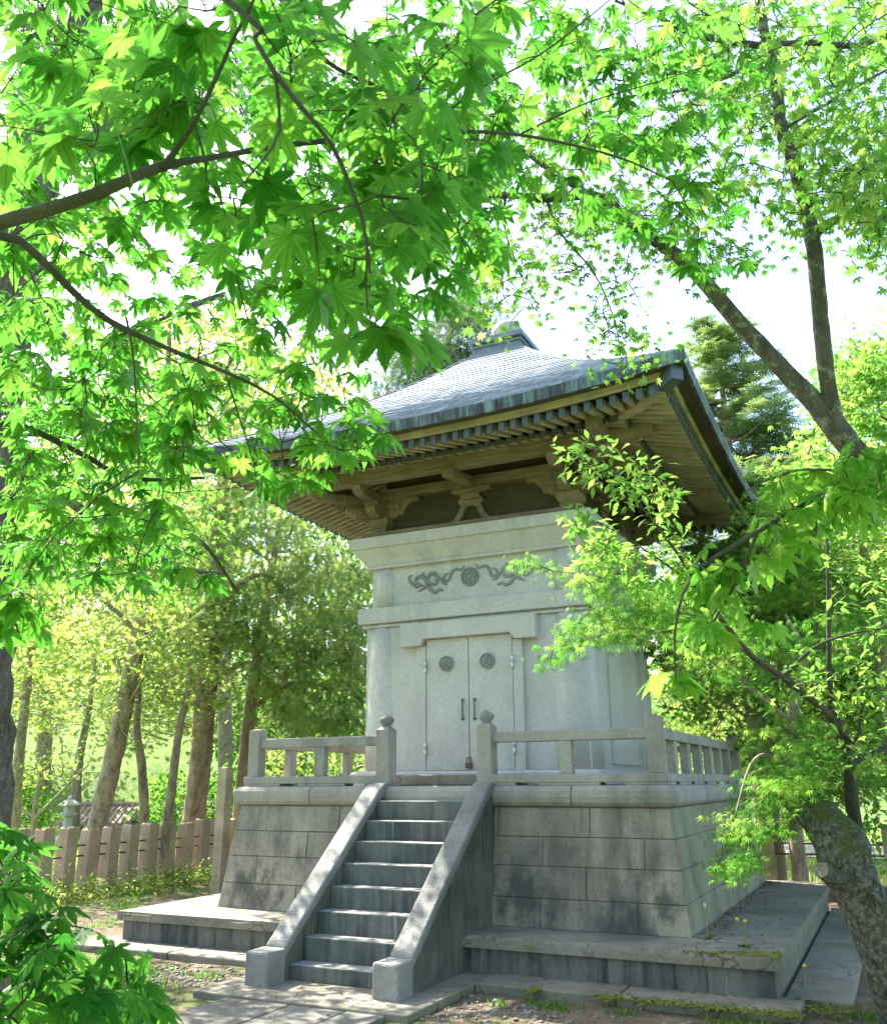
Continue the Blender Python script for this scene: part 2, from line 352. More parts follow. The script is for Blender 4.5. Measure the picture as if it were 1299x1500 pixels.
# railings
def rail_strip(f, k, a, b, o0, o1, z0, z1, m0=False, m1=False): f.strip([(o0, z0), (o1, z0), (o1, z1), (o0, z1)], a, b, k, m0, m1)
def baluster(k, u, par):
    f = MB(); f.strip([(2.255, 1.69), (2.345, 1.69), (2.345, 2.0), (2.255, 2.0)], u-.065, u+.065, k); f.build('baluster', G_rail, par, bevel=.008)
for k in range(4):
    spans = [(-9, -.50), (.50, 9)] if k == 0 else [(-9, 9)]
    for a, b in spans:
        f = MB(); rail_strip(f, k, a, b, 2.20, 2.40, 1.611, 1.69, a == -9, b == 9)
        u0, u1 = max(a, -2.2), min(b, 2.2); n = 6 if k else 2
        e = np.linspace(u0, u1, n+1)
        feet = []
        cu = a if a != -9 else -2.40
        for q in range(n):
            g0 = e[q]+(.22 if k else (.3 if a < 0 else .42)) ; g1 = g0+(.17 if k else .24)
            feet.append((cu, g0)); cu = g1
        feet.append((cu, b if b != 9 else 2.40))
        for p, q in feet:
            f.strip([(2.21, 1.584), (2.395, 1.584), (2.395, 1.6115), (2.21, 1.6115)], max(p, -2.21 if k % 2 else -2.395), min(q, 2.21 if k % 2 else 2.395), k)
        br = f.build('bottom_rail', G_rail, S, bevel=.006)
        h0, h1 = (max(a, -2.235), min(b, 2.235))
        f = MB(); rail_strip(f, k, h0+(.02 if a != -9 else 0), h1-(.02 if b != 9 else 0), 2.25, 2.35, 2.0, 2.105); f.build('handrail', G_rail, br, bevel=.012)
        if k == 0: baluster(0, 1.42 if a > 0 else -1.42, br)
        else:
            for q in range(1, 7): baluster(k, -2.3+4.6*q/7, br)
    f = MB(); u = 2.3
    c = side(k, -2.3, 2.3, 0); f.box(c[0]-.072, c[0]+.072, c[1]-.072, c[1]+.072, 1.69, 2.205)
    f.add([(c[0]+sx*.072, c[1]+sy*.072, 2.205) for sx, sy in ((-1,-1),(1,-1),(1,1),(-1,1))]+[(c[0], c[1], 2.222)], [(0,1,4),(1,2,4),(2,3,4),(3,0,4)])
    f.build('corner_post', G_rail, S, bevel=.008)
for s in (-1, 1):
    x = s*.586
    f = MB(); f.box(x-.08, x+.08, -2.405, -2.235, 1.584, 2.16)
    f.add([(x+sx*r, -2.32+sy*r*1.06, z) for r, z in ((.08, 2.16), (.045, 2.195)) for sx, sy in ((-1,-1),(1,-1),(1,1),(-1,1))], [(0,1,5,4),(1,2,6,5),(2,3,7,6),(3,0,4,7),(4,5,6,7)])
    p = f.build('newel_post', G_rail, S, bevel=.008)
    f = MB(); f.lathe([(.05, 2.19), (.047, 2.205), (.052, 2.215), (.072, 2.235), (.082, 2.258), (.078, 2.28), (.06, 2.298), (.03, 2.312), (.012, 2.325), (.003, 2.333)], (x, -2.32, 0), 24); f.build('finial', G_coping, p, smooth=True)

# tower
f = MB()
pr = [(1.2, 1.584), (1.575, 1.584), (1.575, 1.645), (1.53, 1.67), (1.53, 1.715), (1.50, 1.742), (1.2, 1.742)]
for k in range(4): f.strip(pr, 0, 0, k, True, True)
f.build('tower_base', G_tower, S, bevel=.008)
f = MB(); f.box(-.76, .74, -1.80, -1.577, 1.584, 1.70); f.build('threshold', G_slab, S, bevel=.015)
f = MB(); f.box(-1.40, 1.40, -1.40, 1.40, 1.742, 3.45)
for k in (1, 2, 3):   # raised panels of the blind sides
    f.strip([(1.39, 1.80), (1.435, 1.80), (1.435, 3.30), (1.39, 3.30)], -.62, .62, k)
f.build('wall', G_tower, S, bevel=.01)
for sx, sy in ((-1,-1),(1,-1),(1,1),(-1,1)):
    f = MB(); f.lathe([(.272, 1.742), (.268, 2.3), (.255, 3.0), (.238, 3.45)], (sx*1.20, sy*1.20, 0), 40); o = f.build('corner_column', G_tower, S); o.data.polygons.foreach_set('use_smooth', [True]*120+[False]*2)
f = MB()
for k in range(4): f.strip([(1.2, 3.45), (1.445, 3.45), (1.445, 3.475), (1.415, 3.48), (1.415, 3.497), (1.2, 3.497)], 0, 0, k, True, True)
f.build('band_moulding', G_tower, S)
f = MB()
for k in range(4): f.strip([(1.2, 3.497), (1.478, 3.497), (1.484, 3.505), (1.484, 3.688), (1.2, 3.69)], 0, 0, k, True, True)
f.build('stone_band', G_tower, S, bevel=.008)
f = MB(); f.box(-1.355, 1.355, -1.355, 1.355, 3.69, 4.20); fr = f.build('frieze', G_tower, S)
for sx, sy in ((-1,-1),(1,-1),(1,1),(-1,1)):
    f = MB(); f.lathe([(.222, 3.69), (.218, 4.2)], (sx*1.175, sy*1.175, 0), 36); o = f.build('frieze_column', G_tower, S)
    o.data.polygons.foreach_set('use_smooth', [True]*36+[False]*2)
f = MB()
for k in range(4): f.strip([(1.2, 4.2), (1.425, 4.2), (1.43, 4.222), (1.405, 4.226), (1.41, 4.24), (1.545, 4.425), (1.552, 4.436), (1.2, 4.436)], 0, 0, k, True, True)
f.build('crown_cove', G_tower, S)
f = MB()
for k in range(4): f.strip([(1.2, 4.436), (1.578, 4.436), (1.586, 4.444), (1.586, 4.576), (1.2, 4.58)], 0, 0, k, True, True)
f.build('crown_slab', G_tower, S, bevel=.008)
# bell-shaped windows in the side friezes
for k in (1, 3):
    pts = []
    for i in range(21):
        t = i/20*math.pi; w = .20*math.cos(t); pts.append((w*(1+.10*math.sin(t)), 3.93+.17*math.sin(t)+.04*max(0, math.sin(t)-.8)*5))
    poly = [(.25, 3.73), (.21, 3.80)]+pts+[(-.21, 3.80), (-.25, 3.73)]
    f = MB(); n = len(poly); um = -.62 if k == 1 else .62
    V = [side(k, um+p[0]*s, o, 3.90+(p[1]-3.90)*s2) for s, s2, o in ((1.0, 1.0, 1.356), (1, 1, 1.40), (.86, .88, 1.40), (.86, .88, 1.357)) for p in poly]
    f.add(V, [(r*n+i, r*n+(i+1) % n, (r+1)*n+(i+1) % n, (r+1)*n+i) for r in range(3) for i in range(n)])
    wf = f.build('window', G_tower, S)
    f = MB(); f.add([side(k, um+p[0]*.87, 1.3585, 3.90+(p[1]-3.90)*.89) for p in poly], [tuple(range(n))]); f.build('opening', plain('dark_opening', (.02, .018, .015), .9), wf)
# doors
f = MB(); f.box(-.67, -.552, -1.458, -1.39, 1.742, 3.175); f.box(.552, .67, -1.458, -1.39, 1.742, 3.175); f.box(-.552, .552, -1.43, -1.39, 1.742, 3.26)
dfm = f.build('door_frame', G_tower, S, bevel=.006)
f = MB(); f.prism([(-.86, 3.175), (-.60, 3.175), (-.545, 3.252), (.545, 3.252), (.60, 3.175), (.86, 3.175), (.86, 3.445), (-.86, 3.445)], -1.535, -1.39, 1); f.build('lintel', G_tower, S, bevel=.008)
f = MB(); f.prism([(-.625, 3.165), (-.578, 3.163), (-.535, 3.242), (.535, 3.242), (.578, 3.163), (.625, 3.165), (.60, 3.185), (.54, 3.262), (-.54, 3.262), (-.60, 3.185)], -1.48, -1.44, 1); 
def crest(par, x, z, r, y, n=6, mat=None):
    f = MB(); f.lathe([(r, y), (r*.98, y-.022), (r*.86, y-.024), (r*.83, y-.012), (0.002, y-.012)][::1], (x, 0, z), 32, axis=1)
    for i in range(n):
        a = 2*math.pi*i/n+math.pi/2; cx_, cz_ = x+r*.5*math.cos(a), z+r*.5*math.sin(a); q = r*(.23 if n == 6 else .19)
        f.lathe([(q, y-.01), (q*.92, y-.02), (q*.5, y-.024), (.002, y-.025)], (cx_, 0, cz_), 14, axis=1)
        b = a+math.pi/n; f.lathe([(r*.07, y-.01), (r*.05, y-.02), (.002, y-.021)], (x+r*.74*math.cos(b), 0, z+r*.74*math.sin(b)), 8, axis=1)
    f.lathe([(r*.2, y-.01), (r*.18, y-.022), (.002, y-.026)], (x, 0, z), 14, axis=1)
    return f.build('crest', mat or G_carve, par)
for s in (-1, 1):
    x0, x1 = sorted((s*.006, s*.545))
    f = MB(); f.box(x0, x1, -1.452, -1.4305, 1.746, 3.243); d = f.build('door', G_tower, S, bevel=.004)
    crest(d, s*.26-.02, 2.95, .093, -1.45)
    f = MB(); f.tube([(s*.075-.0, -1.478, 2.30), (s*.075, -1.478, 2.53)], [.0095]*2, 8); f.box(s*.075-.012, s*.075+.012, -1.488, -1.45, 2.295, 2.32); f.box(s*.075-.012, s*.075+.012, -1.488, -1.45, 2.51, 2.535); f.build('handle', MET, d)
    for z in (2.92, 1.98):
        f = MB(); f.lathe([(.004, z-.08), (.017, z-.07), (.017, z-.005), (.013, z-.003), (.013, z+.003), (.017, z+.005), (.017, z+.07), (.004, z+.08)], (s*.55, -1.468, 0), 12); f.build('hinge', STEEL, d, smooth=True)
f = MB(); f.box(-.036, .036, -1.50, -1.455, 1.765, 1.825); f.tube([(-.028, -1.478, 1.82), (-.028, -1.478, 1.865), (-.015, -1.478, 1.885), (.015, -1.478, 1.885), (.028, -1.478, 1.865), (.028, -1.478, 1.82)], [.007]*6, 6); f.build('padlock', IRON, S, bevel=.01)
# frieze carving: medallion and two cloud scrolls
crest(S, -.005, 3.985, .118, -1.355, 8).name = 'medallion'
def pxw(X, Y): # crop pixel -> (x,z) on the frieze face
    d = fw+r2*(560+X/4.412-649.5)/FPX-u2*(800+Y/4.412-750)/FPX; p = CAM+d*((-1.375-CAM[1])/d[1]); return p[0], p[2]
strokes = [([(600,115),(622,138),(648,128),(672,128),(690,150),(702,182),(722,190),(742,172),(728,146),(706,142)], .020),
 ([(715,215),(735,205),(760,172),(782,146),(806,122),(830,120),(850,142),(850,166),(832,184),(806,194),(786,188),(790,168),(808,166)], .024),
 ([(742,248),(770,236),(800,248),(830,228),(850,198),(876,200),(898,212),(922,218)], .024),
 ([(846,215),(860,185),(864,152),(886,126),(912,120),(936,130),(940,150)], .026),
 ([(866,150),(878,122),(884,93)], .016), ([(800,122),(794,106)], .013), ([(892,125),(906,112),(918,116)], .015),
 ([(876,200),(900,180),(930,186),(952,168),(972,146),(986,118),(974,98),(960,104)], .019),
 ([(905,182),(916,166),(934,160),(944,172)], .014)]
for s in (1, -1):
    f = MB()
    for pts, r in strokes:
        q = np.array([pxw(*p) for p in pts]); q[:, 0] *= s; q[:, 0] -= .005
        n = len(q); rr = r*np.sin(np.linspace(.35, math.pi-.2, n))**.6
        P = smooth_path(np.column_stack([q[:, 0], np.full(n, -1.357), q[:, 1], rr]), .012)
        V, F = tube_np(P[:, :3], np.maximum(P[:, 3], .004), 8); f.add(V, [tuple(a) for a in F])
    f.build('cloud_carving', G_carve, S, smooth=True)

# ---------------------------------------------------------------- timber storey
f = MB()
for k in range(4): rail_strip(f, k, 0, 0, 1.2, 1.47 if k % 2 == 0 else 1.465, 4.58, 4.665, True, True)
f.build('sill_beam', W_x, S, bevel=.01)
for k in range(4):
    f = MB(); f.strip([(1.20, 4.665), (1.25, 4.665), (1.25, 5.72), (1.20, 5.72)], -1.2, 1.2, k); f.build('wall_board', W_dark, S)
    m = W_x if k % 2 == 0 else W_y
    for z0, z1, o in ((5.13, 5.26, 1.36), (5.42, 5.52, 1.33)):
        f = MB(); f.strip([(1.24, z0), (o, z0), (o, z1), (1.24, z1)], -1.34, 1.34, k); f.build('wall_beam', m, S, bevel=.008)
    f = MB(); f.strip([(1.82, 5.17), (1.96, 5.17), (1.96, 5.36), (1.82, 5.36)], -2.42+.003*k, 2.42-.003*k, k); f.build('eave_purlin', m, S, bevel=.01)
    # projecting beam nose mid-wall
    f = MB(); f.strip([(1.25, 5.262), (1.25, 5.12), (1.95, 5.065), (1.985, 5.075), (1.985, 5.168), (1.9, 5.168)], -.075, .075, k); f.build('beam_nose', W_y if k % 2 == 0 else W_x, S, bevel=.01)
    # frog-leg strut
    leg = [(.04, 4.97), (.10, 4.965), (.15, 4.99), (.17, 4.945), (.135, 4.905), (.17, 4.82), (.23, 4.735), (.30, 4.705), (.34, 4.70), (.34, 4.667), (.20, 4.667), (.125, 4.75), (.075, 4.86), (.03, 4.885)]
    poly = leg+[(-a, b) for a, b in leg[::-1]]
    def ext(f, poly, o0, o1, uoff=0):
        n = len(poly); f.add([side(k, u+uoff, o, z) for o in (o0, o1) for u, z in poly], [tuple(range(n)), tuple(range(n, 2*n))[::-1]]+[(i, (i+1) % n, n+(i+1) % n, n+i) for i in range(n)])
    f = MB(); ext(f, poly, 1.25, 1.33); ext(f, [(-.13, 4.972), (.13, 4.972), (.13, 5.03), (.09, 4.995), (-.09, 4.995), (-.13, 5.03)][::-1], 1.25, 1.34)
    f.add([side(k, u, o, z) for o in (1.25, 1.35) for u, z in ((-.10, 4.972), (.10, 4.972), (.13, 5.02), (.13, 5.05), (-.13, 5.05), (-.13, 5.02))], [(0,1,2,3,4,5), (11,10,9,8,7,6)]+[(i, (i+1) % 6, 6+(i+1) % 6, 6+i) for i in range(6)])
    ext(f, [(-.26, 5.128), (-.27, 5.09), (-.22, 5.06), (-.15, 5.05), (.15, 5.05), (.22, 5.06), (.27, 5.09), (.26, 5.128)], 1.25, 1.33)
    f.build('frog_leg_strut', W_x if k % 2 == 0 else W_y, S, bevel=.006)
# corner bracket clusters
def arm(f, k, u0, u1, o0, o1, z0, z1, c=.06):
    f.add([side(k, u, o, z) for o in (o0, o1) for u, z in ((u0+c, z0), (u1-c, z0), (u1-c*.3, z0+c*.7), (u1, z1-.02), (u1, z1), (u0, z1), (u0, z1-.02), (u0+c*.3, z0+c*.7))],
          [tuple(range(8)), tuple(range(8, 16))[::-1]]+[(i, (i+1) % 8, 8+(i+1) % 8, 8+i) for i in range(8)])
def block(f, x, y, z0, h, w):
    v = []
    for r, z in ((w*.36, z0), (w*.5, z0+h*.45), (w*.5, z0+h)): v += [(x+a*r, y+b*r, z) for a, b in ((-1,-1),(1,-1),(1,1),(-1,1))]
    f.add(v, [(3,2,1,0), (8,9,10,11)]+[(l*4+i, l*4+(i+1) % 4, l*4+4+(i+1) % 4, l*4+4+i) for l in (0, 1) for i in range(4)])
for sx, sy in ((-1,-1),(1,-1),(1,1),(-1,1)):
    X, Y = sx*1.27, sy*1.27
    f = MB(); f.box(X-.11, X+.11, Y-.11, Y+.11, 4.665, 4.74); block(f, X, Y, 4.74, .13, .29)
    def bx(x0, x1, y0, y1, z0, z1): f.box(min(x0,x1), max(x0,x1), min(y0,y1), max(y0,y1), z0, z1)
    # first tier arms, towards the wall middle and outwards
    for ax in (0, 1):
        s_, t_ = (sx, sy) if ax == 0 else (sy, sx)
        for tier, (z0, z1, i_, o_, w) in enumerate(((4.86, 4.985, .98, 1.62, .07), (5.05, 5.165, .90, 1.98, .065))):
            c0 = (1.27+.002*ax+.003*tier)
            pts = [(i_+.10, z0), (o_-.14, z0), (o_-.05, z0+.045), (o_, z1-.02), (o_, z1), (i_, z1), (i_, z1-.03), (i_+.03, z0+.03)]
            n = len(pts); V = []
            for dd in (-w, w):
                for p, z in pts:
                    a = s_*p; b = t_*c0+dd
                    V.append((a, b, z) if ax == 0 else (b, a, z+.002))
            f.add(V, [tuple(range(n)), tuple(range(n, 2*n))[::-1]]+[(i, (i+1) % n, n+(i+1) % n, n+i) for i in range(n)])
            for p in ((i_+.10, o_-.13) if tier == 0 else (o_-.15,)):
                q = (s_*p, t_*c0) if ax == 0 else (t_*c0, s_*p)
                block(f, q[0], q[1], z1, .075, .2)
        # carved elbow under the wall beam
        pts = [(.74, 5.128), (.72, 5.09), (.76, 5.06), (.83, 5.065), (.87, 5.03), (.93, 4.97), (.95, 4.90), (1.2, 4.90), (1.2, 5.128)]
        n = len(pts); V = []
        for dd in (1.25, 1.325):
            for p, z in pts: V.append((s_*p, t_*dd, z) if ax == 0 else (t_*dd, s_*p, z))
        f.add(V, [tuple(range(n)), tuple(range(n, 2*n))[::-1]]+[(i, (i+1) % n, n+(i+1) % n, n+i) for i in range(n)])
    block(f, X, Y, 4.985, .07, .24)
    # diagonal arm
    for z0, z1, r1, w in ((4.87, 4.975, 1.62, .07), (5.05, 5.16, 1.98, .065)):
        a = np.array([sx, sy, 0])/math.sqrt(2)*1.0; p = np.array([-sy, sx, 0])/math.sqrt(2)
        V = [tuple(np.array([sx*t, sy*t, z])+p*q) for q in (-w, w) for t, z in ((1.2, z0), (r1-.08, z0), (r1, z1-.03), (r1, z1), (1.2, z1))]
        f.add(V, [tuple(range(5)), tuple(range(5, 10))[::-1]]+[(i, (i+1) % 5, 5+(i+1) % 5, 5+i) for i in range(5)])
    block(f, sx*1.86, sy*1.86, 5.09, .08, .22)
    f.build('bracket_cluster', W_z, S, bevel=.006)

# ---------------------------------------------------------------- eaves
def lift(u): return .14*(abs(u)/2.99)**2.3
E2 = 2.78
def rafter(k, u, tier):
    f = MB(); h = .10 if tier else .10; w = .030
    if tier == 0: o0, z0, o1, z1 = max(1.25, abs(u)), None, 2.20, 5.315
    else: o0, z0, o1, z1 = max(2.0, abs(u)), None, 2.76, 5.235
    sl = .27 if tier == 0 else .27
    if o1-o0 < .04: return
    z0 = z1+(o1-o0)*sl
    L = lambda o: lift(u)*(o/2.8)**2 if True else 0
    V = [side(k, u+d, o, z+L(o)+q) for o, z in ((o0, z0), (o1, z1)) for d, q in ((-w, .036-h), (w, .036-h), (w, .036), (-w, .036))]
    f.add(V, [(0,1,2,3), (7,6,5,4)]+[(i, (i+1) % 4, 4+(i+1) % 4, 4+i) for i in range(4)])
    # dark metal cap on the rafter end
    return f
us = [(-20.5+i)*.1345 for i in range(42)]
caps = MB(); rest = MB()
def cap(f, k, u, o1, z1, h, w=.033):
    z = z1+lift(u)*(o1/2.8)**2
    f.add([side(k, u+d, o, z+q+(o1-o)*.27) for o in (o1-.03, o1+.004) for d, q in ((-w, .034-h), (w, .034-h), (w, .038), (-w, .038))], [(0,1,2,3), (7,6,5,4)]+[(i, (i+1) % 4, 4+(i+1) % 4, 4+i) for i in range(4)])
for k in range(4):
    for u in us:
        for tier in (0, 1):
            f = rafter(k, u, tier)
            if not f: continue
            if k in (0, 1) and tier == 1:
                o = f.build('rafter', W_paley if k == 0 else W_pale, S)
                c = MB(); cap(c, k, u, 2.76, 5.235, .10); c.build('end_cap', MET, o)
            else:
                rest.add(f.v, f.f); cap(caps, k, u, 2.76 if tier else 2.2, 5.235 if tier else 5.315, .10)
tag(rest.build('rafters', W_paley, S), kind='stuff'); tag(caps.build('rafter_end_caps', MET, S), kind='stuff')
# boards over and between the rafters, as curved strips per side
def curved(prof, k, n=36, lim=None, lf=1.0):
    """prof [(out,z)] closed; each ring at parameter t follows the corner lift, mitred"""
    V = []; m = len(prof)
    for i in range(n+1):
        t = -1+2*i/n
        for o, z in prof: V.append(side(k, t*o, o, z+lift(t*2.99)*(o/2.8)**2*lf))
    F = [(i*m+j, i*m+(j+1) % m, (i+1)*m+(j+1) % m, (i+1)*m+j) for i in range(n) for j in range(m)]
    F += [tuple(range(m))[::-1], tuple(n*m+j for j in range(m))]
    return V, F
for k in range(4):
    m = W_pale if k % 2 == 0 else W_paley
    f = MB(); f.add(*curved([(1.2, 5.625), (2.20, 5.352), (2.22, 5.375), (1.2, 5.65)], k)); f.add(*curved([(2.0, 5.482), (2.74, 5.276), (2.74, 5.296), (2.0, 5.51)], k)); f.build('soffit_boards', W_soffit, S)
    f = MB(); f.add(*curved([(2.14, 5.37), (2.215, 5.352), (2.215, 5.395), (2.14, 5.42)], k)); f.build('eave_batten', m, S)
    f = MB(); f.add(*curved([(2.70, 5.288), (2.80, 5.262), (2.815, 5.355), (2.70, 5.37)], k)); f.build('eave_board', m, S)
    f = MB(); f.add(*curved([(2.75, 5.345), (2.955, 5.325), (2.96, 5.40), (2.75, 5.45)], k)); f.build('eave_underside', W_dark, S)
    # copper fascia in folded sheets
    V = []; F = []; vv = []; nn = 40; gg = random.Random(k+3)
    for i in range(nn):
        t0, t1 = -1+2*i/nn, -1+2*(i+1)/nn; t1 -= .0022; a = gg.random()
        for t in (t0, t1):
            for o, z in ((2.95, 5.312), (2.985, 5.308), (2.995, 5.425), (2.95, 5.43)):
                o2 = o+gg.uniform(-.0015, .0015); V.append(side(k, t*o2, o2, z+lift(t*2.99)*(o/2.8)**2)); vv.append(a)
        b = i*8; F += [(b+j, b+(j+1) % 4, b+4+(j+1) % 4, b+4+j) for j in range(4)]+[]
    link('eave_fascia', np_mesh('eave_fascia', np.array(V), np.array(F), {'v': vv}), C_fascia, S)
for sx, sy in ((-1,-1),(1,-1),(1,1),(-1,1)):
    p = np.array([-sy, sx, 0])/math.sqrt(2); w = .06; d = np.array([sx, sy, 0.])
    f = MB(); ring = [(1.2, 5.60), (2.0, 5.36), (2.45, 5.31), (2.86, 5.345)]
    V = [tuple(d*t+p*q+np.array([0, 0, z+zz])) for t, z in ring for q, zz in ((-w, -.02), (w, -.02), (w, .15), (-w, .15))]
    f.add(V, [(0,1,2,3), (15,14,13,12)]+[(l*4+i, l*4+(i+1) % 4, l*4+4+(i+1) % 4, l*4+4+i) for l in range(3) for i in range(4)])
    hr = f.build('hip_rafter', W_pale, S)
    f = MB(); w = .066; V = [tuple(d*t+p*q+np.array([0, 0, z+zz])) for t, z in ((2.72, 5.325), (2.90, 5.35)) for q, zz in ((-w, -.03), (w, -.03), (w, .16), (-w, .16))]
    f.add(V, [(0,1,2,3), (7,6,5,4)]+[(i, (i+1) % 4, 4+(i+1) % 4, 4+i) for i in range(4)]); f.build('end_cap', MET, hr)

# ---------------------------------------------------------------- roof
def rz(s): return 5.425+1.925*(.80*s+.20*s**2.6)
V, F, vv = [], [], []; rows = 28; gg = np.random.default_rng(11)
for k in range(4):
    for r in range(rows):
        s0, s1 = r/rows, (r+1.25)/rows; o0, o1 = 2.996-2.546*s0, 2.996-2.546*min(1, s1)
        n = max(4, int(2*o0/.17)); off = .5*(r % 2)
        e = np.clip((np.arange(n+2)-off)/n*2-1, -1, 1)
        for a, b in zip(e[:-1], e[1:]):
            if b-a < 1e-4: continue
            c = gg.random(); j = gg.uniform(-.002, .003); ga = .0012
            lz = lambda t, s: lift(t*2.99)*1.14*(1-s)**1.6
            q = [(a+ga, o0, s0, .018+j), (b-ga, o0, s0, .018+j), (b-ga, o1, s1, .0), (a+ga, o1, s1, .0), (a+ga, o0, s0, 0.0), (b-ga, o0, s0, 0.0)]
            i0 = len(V)
            for t, o, s, dz in q: V.append(side(k, t*o, o, rz(min(1, s))+lz(t, min(1, s))+dz)); vv.append(c)
            F += [(i0, i0+1, i0+2, i0+3), (i0+4, i0+5, i0+1, i0)]
roof = link('roof', np_mesh('roof', np.array(V), np.array(F), {'v': vv}), C_roof, S)
f = MB()   # sheathing under the shingles
for k in range(4):
    m, n = 14, 24; vb = []
    for i in range(m+1):
        s = i/m; o = 2.97-2.53*s
        for j in range(n+1):
            t = -1+2*j/n; vb.append(side(k, t*o, o, rz(s)+lift(t*2.99)*1.14*(1-s)**1.6-.03))
    f.add(vb, [(i*(n+1)+j, i*(n+1)+j+1, (i+1)*(n+1)+j+1, (i+1)*(n+1)+j) for i in range(m) for j in range(n)])
f.build('roof_sheathing', W_dark, S)
f = MB()
for sx, sy in ((-1,-1),(1,-1),(1,1),(-1,1)):
    P = []
    for i in range(20):
        s = i/19; o = 2.985-2.54*s; P.append((sx*o, sy*o, rz(s)+lift(2.99)*1.14*(1-s)**1.6+.006))
    f.tube(P, [.022]*20, 8)
f.build('hip_ridge', C_fascia, S)
f = MB(); f.lathe([(.70, 7.30), (.50, 7.355), (.50, 7.375)], n=4); ang = math.pi/4
def sq(prof, name, mat):
    f = MB(); v = []
    for o, z in prof: v += [side(k, -o, o, z) for k in range(4)]
    m = len(prof); f.add(v, [(l*4+i, l*4+(i+1) % 4, l*4+4+(i+1) % 4, l*4+4+i) for l in range(m-1) for i in range(4)]+[(3,2,1,0), tuple((m-1)*4+i for i in range(4))])
    return f.build(name, mat, S, bevel=.004)
C_box = copper('copper_box', (.10, .12, .15), (.22, .25, .29), .35, attr=False, rough=.4)
sq([(.50, 7.31), (.50, 7.345), (.40, 7.385), (.385, 7.40), (.385, 7.45), (.36, 7.455), (.36, 7.53), (.39, 7.535), (.39, 7.56), (.345, 7.565), (.345, 7.595), (.41, 7.60), (.41, 7.675), (.36, 7.69), (.16, 7.72)], 'roof_box', C_box)
f = MB(); f.lathe([(.17, 7.70), (.20, 7.74), (.16, 7.755), (.13, 7.775)], (.03, 0, 0), 32); f.lathe([(.10, 7.77), (.16, 7.79), (.20, 7.84), (.215, 7.90), (.20, 7.96), (.155, 8.01), (.08, 8.04), (.03, 8.07), (.005, 8.09)], (.03, 0, 0), 48, flute=.035, nf=16)
f.build('finial_ball', C_ball, S, smooth=True)
# ---------------------------------------------------------------- ground
def hz(x, y):
    s = -.62*x+.785*y
    q = np.maximum(0, s-23.5); return 12*(1-np.exp(-q*.045))
def ground_z(x, y):
    z = hz(x, y)+.012*np.sin(x*2.1+1)*np.sin(y*1.7)+.008*np.sin(x*5.3)*np.sin(y*4.7+2)
    return z-.012
gx = np.concatenate([np.linspace(-400, -24, 40)[:-1], np.linspace(-24, 16, 200), np.linspace(16, 400, 40)[1:]])
gy = np.concatenate([np.linspace(-200, -14, 20)[:-1], np.linspace(-14, 26, 200), np.linspace(26, 500, 50)[1:]])
GX, GY = np.meshgrid(gx, gy); n, m = GX.shape
V = np.stack([GX, GY, ground_z(GX, GY)], -1).reshape(-1, 3)
i = np.arange(n-1)[:, None]*m; j = np.arange(m-1)[None]
F = np.stack([i+j, i+j+1, i+m+j+1, i+m+j], -1).reshape(-1, 4)
m_, t, b = nodes('ground_soil'); co = coords(t)
soil = ramp(t, noise(t, co, 3.2, 8, .68), [(.3, (.065, .044, .028)), (.55, (.16, .115, .075)), (.75, (.25, .20, .14))])
soil = mix(t, .6, soil, mix(t, 1., soil, ramp(t, noise(t, co, 45, 4, .75), [(.3, (.45,)*3), (.7, (1.4,)*3)]), 'MULTIPLY'))
mossf = ramp(t, noise(t, co, 1.1, 7, .7, off=6), [(.50, BW[0]), (.60, BW[1])])
soil = mix(t, mossf, soil, ramp(t, noise(t, co, 14, 5, .7), [(.3, (.045, .07, .012)), (.7, (.14, .16, .03))]))
far = N(t, 'ShaderNodeVectorMath', operation='LENGTH'); t.links.new(co, far.inputs[0])
ff = N(t, 'ShaderNodeMapRange'); t.links.new(far.outputs['Value'], ff.inputs[0]); ff.inputs[1].default_value = 7.5; ff.inputs[2].default_value = 10.5
gr = ramp(t, noise(t, co, 1.5, 8, .7, off=1), [(.3, (.06, .11, .02)), (.7, (.15, .24, .045))])
t.links.new(mix(t, ff.outputs[0], soil, gr), b.inputs['Base Color']); b.inputs['Roughness'].default_value = .95
bump(t, b, noise(t, co, 30, 6, .7), .03, .8)
tag(link('ground', np_mesh('ground', V, F), m_, smooth=True), kind='structure')
